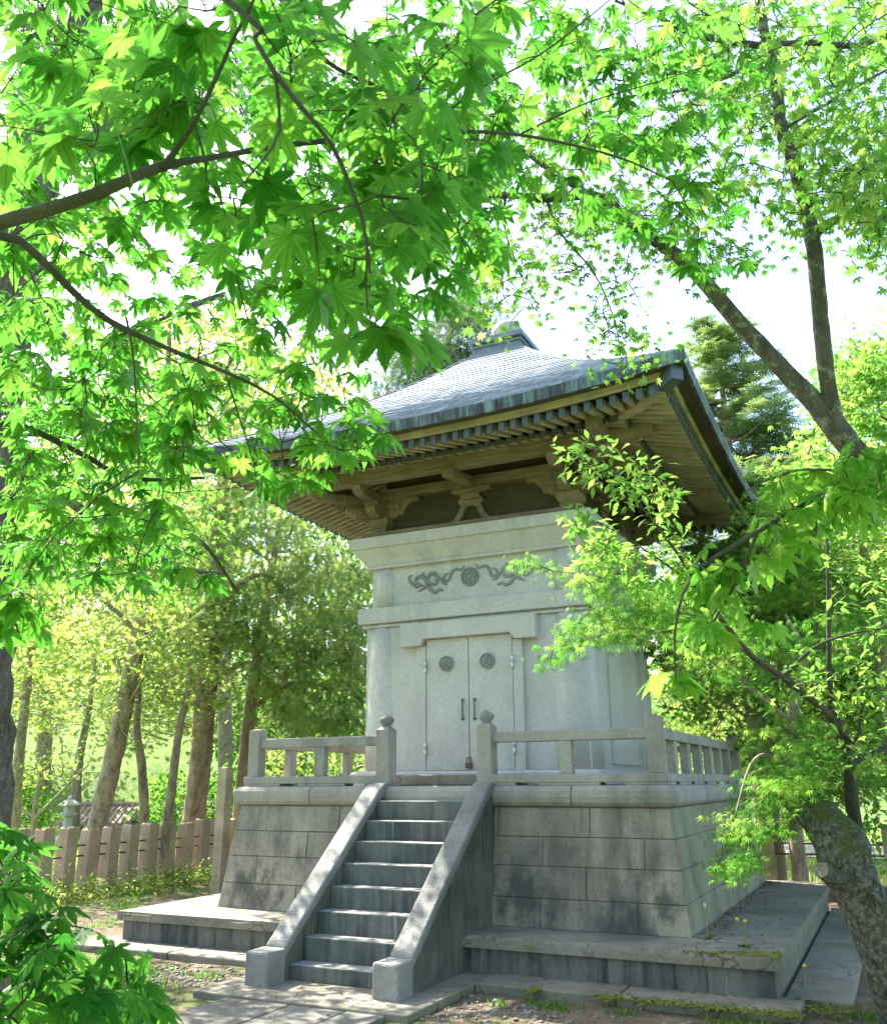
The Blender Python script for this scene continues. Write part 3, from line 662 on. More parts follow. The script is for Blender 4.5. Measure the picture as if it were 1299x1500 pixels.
# ---------------------------------------------------------------- foliage tools
def palmate(detail):
    """palmate maple leaf in its own plane: base at the origin, middle lobe along +Y, about 1 long"""
    lobes = [(0, 1.0), (36, .95), (-36, .95), (74, .74), (-74, .74), (118, .42), (-118, .42)]
    lobes.sort(key=lambda l: l[0]); V = [(0, 0, 0)]; mid = [1.]; F4 = []; F3 = []
    def pt(a, r, z=0): V.append((r*math.sin(R(a)), r*math.cos(R(a)), z)); return len(V)-1
    sin_ = []
    for i in range(len(lobes)+1):
        if i == 0: a, r = lobes[0][0]-22, .15
        elif i == len(lobes): a, r = lobes[-1][0]+22, .15
        else:
            a = (lobes[i-1][0]+lobes[i][0])/2; r = .42*min(lobes[i-1][1], lobes[i][1])+.05
        sin_.append(pt(a, r, .03)); mid.append(0.)
    for i, (a, L) in enumerate(lobes):
        sl, sr = sin_[i], sin_[i+1]; z = -.10*L*L
        if detail == 0:
            t = pt(a, L, z*1.3); mid.append(1.); F4.append((0, sr, t, sl)); continue
        m1 = pt(a, L*.52, z*.25-.015); mid.append(1.)
        def edge(sg):
            out = []
            prof = [(.58, .155), (.72, .118), (.86, .060)] if detail == 1 else [(.52, .135), (.585, .152), (.61, .132), (.69, .130), (.715, .105), (.79, .092), (.81, .070), (.875, .052), (.90, .030)]
            for rr, w in prof:
                x = math.degrees(math.atan2(w*L*1.0, rr*L)); out.append(pt(a+sg*x, math.hypot(rr, w)*L, z*rr*rr)); mid.append(0.)
            return out
        el, er = edge(-1), edge(1)
        m2 = pt(a, L*.75, z*.6-.012); mid.append(1.)
        t = pt(a, L*1.03, z*1.25); mid.append(1.)
        n = len(el); h = (n+1)//2
        F4 += [(0, sr, er[0], m1), (0, m1, el[0], sl)]
        for e, sg in ((er, 1), (el, -1)):
            ring = list(e)
            tri = [(m1, ring[q], ring[q+1]) for q in range(h-1)]+[(m1, ring[h-1], m2)]+[(m2, ring[q], ring[q+1]) for q in range(h-1, n-1)]+[(m2, ring[-1], t)]
            F3 += [x if sg > 0 else (x[0], x[2], x[1]) for x in tri]
    mid[0] = 1.
    return np.array(V), [np.array(F4)]+([np.array(F3)] if F3 else []), np.array(mid)
def oval():
    V = [(0,0,0), (.17,.3,.03), (.2,.55,.02), (0,1,-.08), (-.2,.55,.02), (-.17,.3,.03), (0,.5,-.02)]
    return np.array(V, float), [np.array([(0,1,6,5), (1,2,3,6), (6,3,4,5)])], np.array([1,0,0,1,0,0,1.])
def fine():
    """deeply cut leaf: seven thin separate lobes"""
    V = [(0,0,0)]; F = []; 
    for a, L in ((0,1), (34,.95), (-34,.95), (66,.78), (-66,.78), (105,.5), (-105,.5)):
        b = len(V); s, c = math.sin(R(a)), math.cos(R(a))
        for w, r, z in ((.055, .45, 0), (0, 1, -.15), (-.055, .45, 0)): V.append((s*r*L+c*w, c*r*L-s*w, z))
        F.append((0, b, b+1, b+2))
    return np.array(V, float), [np.array(F)], np.ones(len(V))
def bit():
    V = [(-.3,0,0), (.3,.1,.05), (.28,.75,-.05), (-.05,1,-.12), (-.36,.6,.02)]
    return np.array(V, float), [np.array([(0,1,2,3,4)])], np.ones(5)
def needle_spray():
    V = []; F = []
    for i in range(5):
        y = .1+.18*i
        for s in (-1, 1):
            b = len(V); V += [(0, y, 0), (s*.30, y+.22, -.02), (s*.27, y+.28, -.02), (0, y+.09, 0)]; F.append((b, b+1, b+2, b+3))
    b = len(V); V += [(-.03,0,0), (.03,0,0), (.03,1.1,0), (-.03,1.1,0)]; F.append((b,b+1,b+2,b+3))
    return np.array(V, float), [np.array(F)], np.ones(len(V))
T = {'maple2': palmate(2), 'maple1': palmate(1), 'maple0': palmate(0), 'oval': oval(), 'fine': fine(), 'bit': bit(), 'spray': needle_spray()}
def unit(a): return a/(np.linalg.norm(a, axis=-1, keepdims=True)+1e-9)
def leaves_np(tpl, P, A, Nn, S_, v, cup=None):
    tv, tf, mid = T[tpl]; n = len(P); k = len(tv)
    A = unit(A); Nn = unit(Nn-A*(Nn*A).sum(1, keepdims=True)); X = np.cross(A, Nn)
    z = np.broadcast_to(tv[None, :, 2], (n, k)).copy()
    if cup is not None: z = z-cup[:, None]*(tv[None, :, 0]**2*1.2+tv[None, :, 1]**2*.5)
    V = P[:, None]+S_[:, None, None]*(tv[None, :, 0:1]*X[:, None]+tv[None, :, 1:2]*A[:, None]+z[..., None]*Nn[:, None])
    F = [(f[None]+(np.arange(n)*k)[:, None, None]).reshape(-1, f.shape[1]) for f in tf]
    return V.reshape(-1, 3), F, np.repeat(v, k), np.tile(mid, n)
def dirs(g, n, droop, spread=.25, az=None):
    a = g.uniform(0, 2*np.pi, n) if az is None else az
    d = np.clip(g.normal(droop, spread, n), -1.3, 1.45)
    A = np.stack([np.cos(a)*np.cos(d), np.sin(a)*np.cos(d), -np.sin(d)], 1)
    Nn = np.stack([np.cos(a)*np.sin(d), np.sin(a)*np.sin(d), np.cos(d)], 1)+g.normal(0, .28, (n, 3))
    return A, Nn
def crown(name, tpl, P, S_, v, mat, parent, droop=.5, spread=.35, g=None, cup=True, A=None, Nn=None):
    g = g or rng; n = len(P)
    if A is None: A, Nn = dirs(g, n, droop, spread)
    V, F, vv, mid = leaves_np(tpl, P, A, Nn, S_, v, g.uniform(-.15, .75, n) if cup else None)
    o_ = np.array(wloc(parent)) if parent else 0
    return link(name, np_mesh(name, V-o_, F, {'v': vv, 'mid': mid}), mat, parent, smooth=True)
def limb_mesh(name, paths, mat, parent, n=10, bumpy=.05, seed=0):
    Vs, Fs, b = [], [], 0
    for i, P in enumerate(paths):
        V, F = tube_np(P[:, :3], P[:, 3], n, bumpy, seed+i); Vs.append(V); Fs.append(F+b); b += len(V)
    return link(name, np_mesh(name, np.vstack(Vs)-np.array(wloc(parent)), np.vstack(Fs)), mat, parent, smooth=True)
def inpoly(px, py, poly):
    c = np.zeros(len(px), bool); n = len(poly)
    for i in range(n):
        (x1, y1), (x2, y2) = poly[i], poly[(i+1) % n]
        if y1 == y2: continue
        c ^= ((y1 > py) != (y2 > py)) & (px < (x2-x1)*(py-y1)/(y2-y1)+x1)
    return c
def zone(g, poly, d0, d1, n, mind=0):
    """n points in the volume behind a photograph outline between two depths, kept apart"""
    xs, ys = zip(*poly); out = []; px_ = []
    while len(out) < n:
        m = 400; x, y = g.uniform(min(xs), max(xs), m), g.uniform(min(ys), max(ys), m); ok = inpoly(x, y, poly)
        for a, b in zip(x[ok], y[ok]):
            out.append(at(a, b, d0+(d1-d0)*g.random()))
            if len(out) >= n: break
    return np.array(out)
def twig_net(g, limbs, pts, r0=.0035, sag=.12, taper=.6):
    """join each point to the nearest wood with a thin bent twig; returns twig tubes and the tip directions"""
    nodes_ = np.vstack([l[::2, :3] for l in limbs]); d = np.array([np.min(((nodes_-p)**2).sum(1)) for p in pts]); order = np.argsort(d)
    V, F, b = [], [], 0; tips = np.zeros_like(pts)
    for i in order:
        p = pts[i]; q = nodes_[np.argmin(((nodes_-p)**2).sum(1))]; L = np.linalg.norm(p-q)
        if L < .02: tips[i] = g.normal(size=3); continue
        k = max(3, min(9, int(L/.06)+2)); t = np.linspace(0, 1, k)[:, None]
        off = g.normal(size=3)*L*.10; P = q+(p-q)*t+np.sin(t*np.pi)*(off+np.array([0, 0, sag*L]))+g.normal(size=(k, 3))*L*.018*np.sin(t*np.pi)
        rr = np.linspace(r0*(1+L*.9), r0*taper, k)
        v, f = tube_np(P, rr, 5); V.append(v); F.append(f+b); b += len(v); nodes_ = np.vstack([nodes_, P[1:]]); tips[i] = P[-1]-P[-2]
    return np.vstack(V), np.vstack(F), tips
def px_path(rows, step=.06): return smooth_path([(*at(x, y, d), r) for x, y, d, r in rows], step)

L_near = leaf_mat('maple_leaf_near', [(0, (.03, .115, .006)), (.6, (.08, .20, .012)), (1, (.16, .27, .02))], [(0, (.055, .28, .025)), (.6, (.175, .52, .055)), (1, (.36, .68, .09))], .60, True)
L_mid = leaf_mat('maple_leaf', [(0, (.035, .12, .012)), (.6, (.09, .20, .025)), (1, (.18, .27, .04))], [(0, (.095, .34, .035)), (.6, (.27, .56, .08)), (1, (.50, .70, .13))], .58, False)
L_dark = leaf_mat('maple_leaf_shade', [(0, (.02, .095, .015)), (1, (.065, .19, .03))], [(0, (.06, .30, .03)), (1, (.20, .54, .06))], .45, True)  # darker copy of the near leaf, with shade put into its greens
L_green = leaf_mat('leaf_green', [(0, (.03, .10, .012)), (1, (.10, .21, .03))], [(0, (.09, .32, .02)), (1, (.28, .55, .06))], .5)
L_yell = leaf_mat('leaf_yellow_green', [(0, (.09, .17, .035)), (1, (.24, .31, .09))], [(0, (.28, .50, .06)), (1, (.70, .78, .20))], .5)
L_fir = leaf_mat('fir_needles', [(0, (.05, .125, .05)), (1, (.24, .34, .12))], [(0, (.10, .26, .06)), (1, (.55, .68, .2))], .4)
L_con = leaf_mat('conifer_needles', [(0, (.025, .07, .04)), (1, (.11, .18, .09))], [(0, (.05, .13, .05)), (1, (.26, .38, .15))], .3)
L_con2 = leaf_mat('cypress_sprays', [(0, (.045, .12, .035)), (1, (.20, .31, .10))], [(0, (.15, .33, .07)), (1, (.66, .76, .22))], .5)
B_maple = bark_mat('bark_maple', (.045, .040, .034), (.13, .115, .095), lichen=.45)
B_young = bark_mat('bark_branch', (.035, .032, .024), (.10, .09, .065))
B_twig = bark_mat('bark_twig', (.035, .022, .014), (.085, .055, .03))
B_moss = bark_mat('bark_mossy', (.07, .065, .055), (.22, .21, .18), moss=.9, lichen=.8, sc=.7)
B_pine = bark_mat('bark_pine', (.04, .034, .028), (.17, .14, .115), lichen=.3, sc=.5)
B_cedar = bark_mat('bark_cedar', (.13, .09, .055), (.46, .36, .25), moss=.2, sc=.6)
B_grey = bark_mat('bark_grey', (.11, .085, .06), (.44, .36, .27), lichen=.4, sc=.7)

def old_bark():
    m, t, b = nodes('bark_old_mossy'); co = coords(t)
    g = noise(t, co, 26, 7, .75, sc=(1, 1, .45)); big = noise(t, co, 5, 5, .6)
    col = ramp(t, g, [(.36, (.02, .017, .012)), (.52, (.09, .082, .062)), (.70, (.21, .20, .165))])
    col = mix(t, ramp(t, noise(t, co, 21, 4, .7, off=4), [(.50, BW[0]), (.60, (.8,)*3)]), col, (.19, .215, .17))
    col = mix(t, ramp(t, noise(t, co, 34, 3, .6, off=8), [(.62, BW[0]), (.66, (.8,)*3)]), col, (.30, .34, .29))
    sx = N(t, 'ShaderNodeSeparateXYZ'); t.links.new(N(t, 'ShaderNodeNewGeometry').outputs['Normal'], sx.inputs[0])
    ad = N(t, 'ShaderNodeMath', operation='MULTIPLY_ADD'); t.links.new(sx.outputs[2], ad.inputs[0]); ad.inputs[1].default_value = .28; t.links.new(noise(t, co, 6, 6, .7, off=2), ad.inputs[2])
    col = mix(t, ramp(t, ad.outputs[0], [(.55, BW[0]), (.66, (.92,)*3)]), col, ramp(t, noise(t, co, 60, 3), [(.3, (.035, .05, .008)), (.7, (.11, .135, .02))]))
    t.links.new(col, b.inputs['Base Color']); b.inputs['Roughness'].default_value = .95; bump(t, b, mix(t, .4, g, big), .06, 1.0); return m
B_old = old_bark()
# ---------------------------------------------------------------- foreground maple: its limbs reach in from the left
g = np.random.default_rng(21)
tb = at(-620, 1500, 2.0); tb[2] = ground_z(tb[0], tb[1])
A = empty('maple_tree', tuple(tb), 'foreground maple with large bright leaves, its grey limb entering at the left edge', 'tree')
hub = at(-420, 430, 2.45*.72)
trunk = smooth_path([(tb[0], tb[1], tb[2]-.1, .17), (*(tb*.6+hub*.4+np.array([.05, 0, 0])), .14), (*hub, .115), (*(hub+np.array([-.1, .1, .6])), .09), (*(hub+np.array([-.05, -.2, 1.3])), .06)], .1)
limb_mesh('trunk', [trunk], B_maple, A, 16, .04)
near_l = [
 [(-420,430,2.45,.06), (-150,370,2.0,.034), (0,325,1.85,.0265), (60,310,1.85,.0245), (140,284,1.85,.022), (205,255,1.86,.0195), (250,240,1.9,.016), (300,232,1.95,.011), (400,215,2.1,.012), (505,203,2.3,.012), (620,192,2.5,.010), (760,197,2.7,.008), (900,228,2.9,.006), (985,265,3.0,.004)],
 [(240,243,1.88,.014), (268,205,1.85,.0095), (292,165,1.82,.008), (325,95,1.8,.007), (345,50,1.78,.006), (376,-10,1.75,.0055), (400,-90,1.75,.004)],
 [(-150,370,2.0,.03), (0,345,2.1,.019), (50,370,2.1,.017), (105,425,2.15,.015), (160,470,2.2,.013), (240,508,2.3,.011), (330,545,2.4,.008), (400,580,2.45,.006), (470,640,2.5,.004)],
 [(-100,-260,1.7,.010), (335,0,1.45,.0048), (372,55,1.43,.0045), (402,105,1.42,.0042), (440,155,1.42,.004), (485,210,1.43,.0036), (512,270,1.44,.004), (533,330,1.45,.003), (542,400,1.46,.0022)],
 [(402,105,1.42,.0032), (410,190,1.42,.0026), (380,240,1.4,.0018), (345,280,1.4,.001)],
 [(-200,640,2.9,.03), (0,690,2.8,.016), (90,715,2.85,.013), (190,750,2.9,.010), (290,790,2.9,.007), (350,870,3.0,.004)],
 [(-200,640,2.9,.02), (0,620,2.9,.012), (110,660,3.0,.010), (190,700,3.1,.008), (300,700,3.2,.005)],
 [(620,192,2.5,.007), (700,130,2.5,.0055), (790,80,2.55,.0045), (880,10,2.6,.003), (960,-60,2.6,.002)],
 [(505,203,2.3,.008), (600,250,2.3,.006), (650,300,2.3,.004), (690,380,2.3,.003)],
 [(560,130,2.2,.005), (480,90,2.0,.005), (430,20,1.9,.005), (400,-120,1.9,.006)],
 [(185,465,2.2,.006), (195,520,2.2,.0045), (200,600,2.2,.003), (203,690,2.2,.002)],
 [(330,545,2.4,.005), (350,610,2.4,.004), (372,680,2.4,.003), (380,740,2.4,.002)],
 [(760,197,2.7,.006), (860,150,2.7,.004), (960,120,2.7,.003), (1050,90,2.7,.002)],
]
near_l = [[(x, y, d*(.72 if i < 3 or i in (7, 8, 10, 11, 12) else .86 if i in (3, 4) else 1), r*(.44 if i < 3 or i in (7, 8, 10, 11, 12) else .86 if i in (3, 4) else 1)) for x, y, d, r in l] for i, l in enumerate(near_l)]
near = [px_path(l, .04) for l in near_l]
for l in near: limb_mesh('branch', [l], B_young, A, 9, .04, 3)
Z = [ # outline, depth range, anchors, leaves per anchor, blade length
 ([(0,0),(690,0),(715,110),(700,290),(690,380),(640,450),(600,500),(510,490),(440,400),(330,330),(180,215),(0,230)], 1.25, 1.6, 92, (1, 3), .068),
 ([(0,0),(740,0),(740,330),(640,470),(500,470),(300,400),(0,420)], 1.7, 2.5, 190, (2, 4), .062),
 ([(0,0),(720,0),(720,420),(520,560),(300,600),(0,640)], 2.4, 3.6, 200, (2, 4), .058),
 ([(0,330),(200,350),(420,420),(510,540),(560,635),(500,690),(400,730),(290,640),(250,740),(310,860),(220,880),(110,840),(0,820)], 1.9, 2.8, 165, (2, 4), .056),
 ([(0,440),(220,500),(330,650),(250,720),(330,860),(260,885),(130,850),(0,840)], 2.7, 3.8, 190, (2, 4), .054),
 ([(560,0),(1050,0),(1080,150),(1060,300),(1090,390),(1020,420),(960,340),(880,330),(760,250),(640,250)], 2.3, 3.4, 165, (2, 4), .058),
 ([(700,0),(1299,0),(1299,80),(1060,130),(760,180)], 2.4, 3.6, 26, (2, 3), .054),
 ([(640,240),(790,240),(740,330),(700,410),(650,400)], 2.3, 3.0, 18, (2, 3), .054),
 ([(330,700),(455,735),(440,560),(520,540),(568,640),(470,690),(420,690)], 2.2, 2.6, 16, (2, 3), .054),
 ([(0,0),(770,0),(760,240),(700,330),(560,480),(420,560),(200,600),(0,620)], 3.8, 6.0, 230, (3, 6), .056),
 ([(0,860),(30,850),(55,930),(10,935)], 1.5, 1.7, 6, (2, 3), .058),
 ([(-500,-400),(1000,-400),(900,-20),(-20,-20),(-20,900),(-400,800)], 1.4, 3.4, 260, (2, 4), .062),
]
Vt, Ft, bt = [], [], 0; LP, LS, LV, LA = [], [], [], []
allp = []; meta = []
for poly, d0, d1, n, kk, s in Z:
    p = zone(g, poly, d0, d1, n); allp.append(p); meta += [(kk, s)]*len(p)
allp = np.vstack(allp)
V, F, tips = twig_net(g, near+[trunk], allp, .0016, .05, .55)
tag(link('twigs', np_mesh('twigs', V-tb, F), B_twig, A, smooth=True), kind='stuff')
stalk_v, stalk_f, sb = [], [], 0
for p, tdir, (kk, s) in zip(allp, tips, meta):
    k = g.integers(kk[0], kk[1]+1); az0 = math.atan2(tdir[1], tdir[0])
    for q in range(k):
        az = az0+(g.uniform(-.9, .9) if k == 1 else (q-(k-1)/2)*1.5+g.uniform(-.5, .5)); L = g.uniform(.015, .045)
        off = np.array([math.cos(az)*L, math.sin(az)*L, g.uniform(-.02, .015)]); b0 = p+off
        v_, f_ = tube_np(np.array([p, p+off*.55+np.array([0, 0, .004]), b0]), [.0008]*3, 4); stalk_v.append(v_); stalk_f.append(f_+sb); sb += len(v_)
        LP.append(b0); LS.append(s*g.choice([.6, .8, 1, 1.05, 1.15], p=[.12, .2, .3, .25, .13])*g.uniform(.9, 1.1)); LV.append(np.clip(g.normal(.45, .22), 0, 1)); LA.append(az)
LP = np.array(LP); LA = np.array(LA); Ad, Nn = dirs(g, len(LP), .62, .36, LA)
crown('leaves', 'maple2', LP, np.array(LS), np.array(LV), L_near, A, g=g, A=Ad, Nn=Nn)
tag(link('leaf_stalks', np_mesh('leaf_stalks', np.vstack(stalk_v)-tb, np.vstack(stalk_f)), B_twig, A), kind='stuff')

# low maple shoot in the bottom left corner
def sprig(base, polys, d, n, mat, size, label, tpl='maple2', seed=0, cat='shrub', name='maple_shrub', droop=.55, kk=(2, 4)):
    g = np.random.default_rng(seed); root = empty(name, tuple(base), label, cat)
    pts = np.vstack([zone(g, p, d[0], d[1], k) for p, k in zip(polys, n)])
    c = pts.mean(0); st = smooth_path([(*base, .022), (*(np.array(base)*.5+c*.5+np.array([-.05, .03, .05])), .014), (*(c+np.array([-.1, 0, 0])), .006)], .06)
    limb_mesh('stem', [st], B_young, root, 8)
    V, F, tips = twig_net(g, [st], pts, .0022, .06); tag(link('twigs', np_mesh('twigs', V-np.array(base), F), B_twig, root, smooth=True), kind='stuff')
    LP, LS, LA = [], [], []
    for p, t_ in zip(pts, tips):
        for q in range(g.integers(kk[0], kk[1]+1)):
            az = g.uniform(0, 6.28); L = g.uniform(.01, .04); LP.append(p+np.array([math.cos(az)*L, math.sin(az)*L, g.uniform(-.02, .02)])); LS.append(size*g.uniform(.7, 1.15)); LA.append(az)
    Ad, Nn = dirs(g, len(LP), droop, .35, np.array(LA))
    crown('leaves', tpl, np.array(LP), np.array(LS), np.clip(g.normal(.45, .25, len(LP)), 0, 1), mat, root, g=g, A=Ad, Nn=Nn); return root
bl = at(-60, 1900, 1.75); bl[2] = 0
sprig(bl, [[(-120,1215),(20,1190),(70,1250),(75,1330),(170,1360),(215,1440),(240,1530),(-120,1530)], [(-120,1260),(50,1300),(140,1380),(200,1500),(200,1600),(-120,1600)]], (1.45, 1.95), (75, 60), L_dark, .060, 'maple shrub with shade painted into its leaf green, filling the bottom left corner close to the camera', seed=31)
# maple spray with larger yellow-green leaves from the right edge
br = at(1560, 1700, 1.9); br[2] = 0
g = np.random.default_rng(41); C_ = empty('maple_sapling', tuple(br), 'maple sapling at the right edge holding out one soft yellow-green branch close to the camera', 'tree')
st = smooth_path([(*br, .03), (*at(1540, 1150, 1.85), .022), (*at(1440, 720, 1.75), .016), (*at(1380, 500, 1.7), .01)], .06)
limb_mesh('trunk', [st], B_young, C_, 8)
cl = [px_path(r, .03) for r in ([(1450,740,1.75,.010), (1299,690,1.66,.0062), (1200,727,1.6,.0055), (1130,766,1.57,.005), (1071,802,1.55,.0045), (1026,831,1.53,.0035), (1000,870,1.52,.003), (988,930,1.5,.002), (990,1000,1.5,.0015)],
     [(1299,690,1.66,.004), (1250,690,1.6,.003), (1160,690,1.5,.002), (1090,720,1.5,.0015)], [(1110,778,1.57,.003), (1080,850,1.57,.0025), (1040,920,1.57,.002)], [(1400,700,1.72,.006), (1340,640,1.7,.004), (1290,610,1.7,.002)], [(1200,727,1.6,.004), (1190,790,1.65,.003), (1130,860,1.7,.002)])]
for l in cl: limb_mesh('branch', [l], B_young, C_, 7)
pts = np.vstack([zone(g, p, a, b_, n) for p, a, b_, n in (
 ([(960,850),(1040,780),(1120,730),(1180,690),(1299,640),(1299,720),(1200,790),(1100,830),(1060,900),(1010,1010),(985,1010),(975,900)], 1.48, 1.66, 38),
 ([(1080,730),(1299,620),(1299,760),(1150,800)], 1.5, 1.7, 16), ([(1010,850),(1130,800),(1150,930),(1040,960)], 1.5, 1.7, 9))])
V, F, tips = twig_net(g, cl, pts, .0012, .04); tag(link('twigs', np_mesh('twigs', V-br, F), B_twig, C_, smooth=True), kind='stuff')
LP, LS, LA = [], [], []
for p in pts:
    for q in range(g.integers(1, 4)):
        az = g.uniform(0, 6.28); L = g.uniform(.01, .035); LP.append(p+np.array([math.cos(az)*L, math.sin(az)*L, g.uniform(-.02, .01)])); LS.append(.047*g.uniform(.7, 1.2)); LA.append(az)
Ad, Nn = dirs(g, len(LP), .75, .35, np.array(LA)); crown('leaves', 'maple2', np.array(LP), np.array(LS), np.clip(g.normal(.75, .25, len(LP)), 0, 1), L_near, C_, g=g, A=Ad, Nn=Nn)

# ---------------------------------------------------------------- the maple behind on the right, its forked trunk against the sky
g = np.random.default_rng(51)
tb = at(1900, 1470, 5.2); tb[2] = 0
Bm = empty('maple_tree', tuple(tb), 'leaning maple with a dark forked trunk against the sky at upper right', 'tree')
bl_ = [[(1900,1500,5.2,.17), (1760,1150,5.0,.13), (1520,860,4.8,.085), (1340,740,4.6,.068), (1270,680,4.55,.064), (1222,625,4.5,.060), (1196,592,4.5,.052), (1150,545,4.5,.044), (1080,470,4.5,.042), (1012,392,4.5,.036), (940,338,4.5,.032), (870,288,4.5,.029), (800,290,4.5,.022), (740,285,4.5,.017), (690,286,4.5,.013), (600,290,4.5,.006)],
 [(1222,625,4.5,.05), (1212,560,4.45,.041), (1203,480,4.4,.038), (1190,350,4.35,.037), (1165,245,4.3,.034), (1145,190,4.3,.029), (1135,110,4.3,.026), (1122,60,4.3,.023), (1110,-10,4.3,.021), (1090,-180,4.3,.012)],
 [(1125,68,4.3,.016), (1060,58,4.3,.017), (1010,48,4.3,.014), (970,28,4.3,.010), (900,0,4.3,.006)],
 [(1120,64,4.3,.014), (1190,62,4.3,.013), (1260,66,4.3,.013), (1320,40,4.3,.015), (1450,20,4.3,.01)],
 [(1140,110,4.3,.010), (1105,95,4.3,.011), (1070,110,4.3,.010), (1030,125,4.3,.007), (960,140,4.3,.004)],
 [(870,288,4.5,.016), (830,265,4.5,.017), (800,245,4.5,.014), (740,200,4.5,.008), (690,150,4.5,.004)],
 [(1190,350,4.35,.01), (1260,300,4.3,.007), (1340,250,4.3,.004)], [(1145,190,4.3,.009), (1230,140,4.2,.007), (1320,90,4.2,.004)],
 [(800,290,4.5,.010), (820,340,4.5,.006), (870,400,4.5,.004), (900,470,4.5,.003), (910,530,4.5,.002)], [(740,285,4.5,.008), (740,340,4.5,.005), (770,420,4.5,.003)]]
bp = [px_path(l, .06) for l in bl_]
limb_mesh('trunk', bp[:1], B_maple, Bm, 14, .05, 5)
for l in bp[1:]: limb_mesh('branch', [l], B_maple, Bm, 10, .05, 7)
Zb = [([(690,180),(1060,0),(1110,200),(1010,260),(960,330),(880,330),(700,280)], 4.2, 5.6, 170, .048), ([(1000,0),(1330,0),(1330,220),(1120,200),(1010,130)], 4.3, 5.6, 200, .050), ([(1000,0),(1330,0),(1330,160),(1160,150)], 3.6, 4.2, 26, .050),
 ([(1140,200),(1330,150),(1330,330),(1299,345),(1200,320),(1150,330)], 3.8, 5.0, 130, .048), ([(1200,250),(1330,230),(1330,400),(1270,380),(1215,330)], 4.0, 5.0, 50, .045), ([(720,300),(990,300),(1005,380),(960,400),(930,480),(905,530),(880,500),(860,420),(790,400),(760,460),(735,400)], 4.3, 5.2, 105, .040),
 ([(1000,250),(1120,230),(1090,320),(1020,380),(960,330)], 4.0, 5.0, 45, .042), ([(850,470),(920,440),(960,540),(905,570)], 4.2, 4.7, 22, .036), ([(690,380),(800,400),(790,470),(720,500),(690,470)], 4.2, 5, 18, .038),
 ([(1140,300),(1190,340),(1170,380),(1130,350)], 4.2, 4.6, 9, .040), ([(1330,-300),(1700,-100),(1700,700),(1330,400)], 3.8, 5.4, 120, .05), ([(700,-300),(1330,-300),(1330,0),(700,0)], 3.8, 5.4, 130, .05), ([(600,200),(720,180),(720,480),(640,420)], 3.6, 5.2, 55, .045), ([(1000,380),(1070,330),(1110,370),(1040,420)], 4.0, 4.6, 14, .040)]
pts = []; sz = []
for poly, a, b_, n, s in Zb: p = zone(g, poly, a, b_, n); pts.append(p); sz += [s]*n
pts = np.vstack(pts); V, F, tips = twig_net(g, bp, pts, .0028, .05); tag(link('twigs', np_mesh('twigs', V-tb, F), B_twig, Bm, smooth=True), kind='stuff')
k = g.integers(4, 9, len(pts)); P = np.repeat(pts, k, 0)+g.normal(size=(k.sum(), 3))*np.array([.085, .085, .035]); s = np.repeat(np.array(sz), k)*g.uniform(.65, 1.15, k.sum())
crown('leaves', 'maple1', P, s, np.clip(np.repeat(g.normal(.55, .2, len(pts)), k)+g.normal(0, .12, k.sum()), 0, 1), L_mid, Bm, .5, .4, g)
# ---------------------------------------------------------------- trees built from a trunk and leaf clumps
def tree(name, label, rows, zones, tpl, mat, bark, size, seed, limbs=(), extra=(), cat='tree', r0=.012, rad=(.3, .3, .14), per=(20, 40), droop=.4, group=None, tv=(.5, .2), base=None, crown_name='crown', bumpy=.05):
    g = np.random.default_rng(seed)
    P = px_path(rows, .15) if base is None else smooth_path(rows, .15)
    b0 = P[0, :3].copy(); b0[2] = ground_z(b0[0], b0[1]); 
    if P[0, 2] > b0[2]: P = np.vstack([[b0[0], b0[1], b0[2]-.1, P[0, 3]*1.12], P])
    root = empty(name, tuple(b0), label, cat, group)
    limb_mesh('trunk', [P], bark, root, 14, bumpy, seed); L = [P]
    for l in limbs:
        q = px_path(l, .1); L.append(q); limb_mesh('limb', [q], bark, root, 9, bumpy, seed)
    pts, sz = [], []
    for z in zones:
        p = zone(g, *z[:4]); pts.append(p); sz += [z[4] if len(z) > 4 else 1.]*len(p)
    for e in extra: pts.append(e); sz += [1.]*len(e)
    pts = np.vstack(pts); sz = np.array(sz)
    sub = pts if len(pts) < 260 else pts[g.permutation(len(pts))[:260]]
    V, F, tips = twig_net(g, L, sub, r0, .06, .35); tag(link('branches', np_mesh('branches', V-b0, F), bark, root, smooth=True), kind='stuff')
    k = g.integers(per[0], per[1]+1, len(pts)); n = k.sum()
    LPs = np.repeat(pts, k, 0)+g.normal(size=(n, 3))*np.array(rad)*np.repeat(sz, k)[:, None]*g.uniform(.5, 1.1, (n, 1))
    v = np.clip(np.repeat(g.normal(tv[0], tv[1], len(pts)), k)+g.normal(0, .12, n), 0, 1)
    crown(crown_name, tpl, LPs, size*g.uniform(.6, 1.25, n), v, mat, root, droop, .45, g); return root

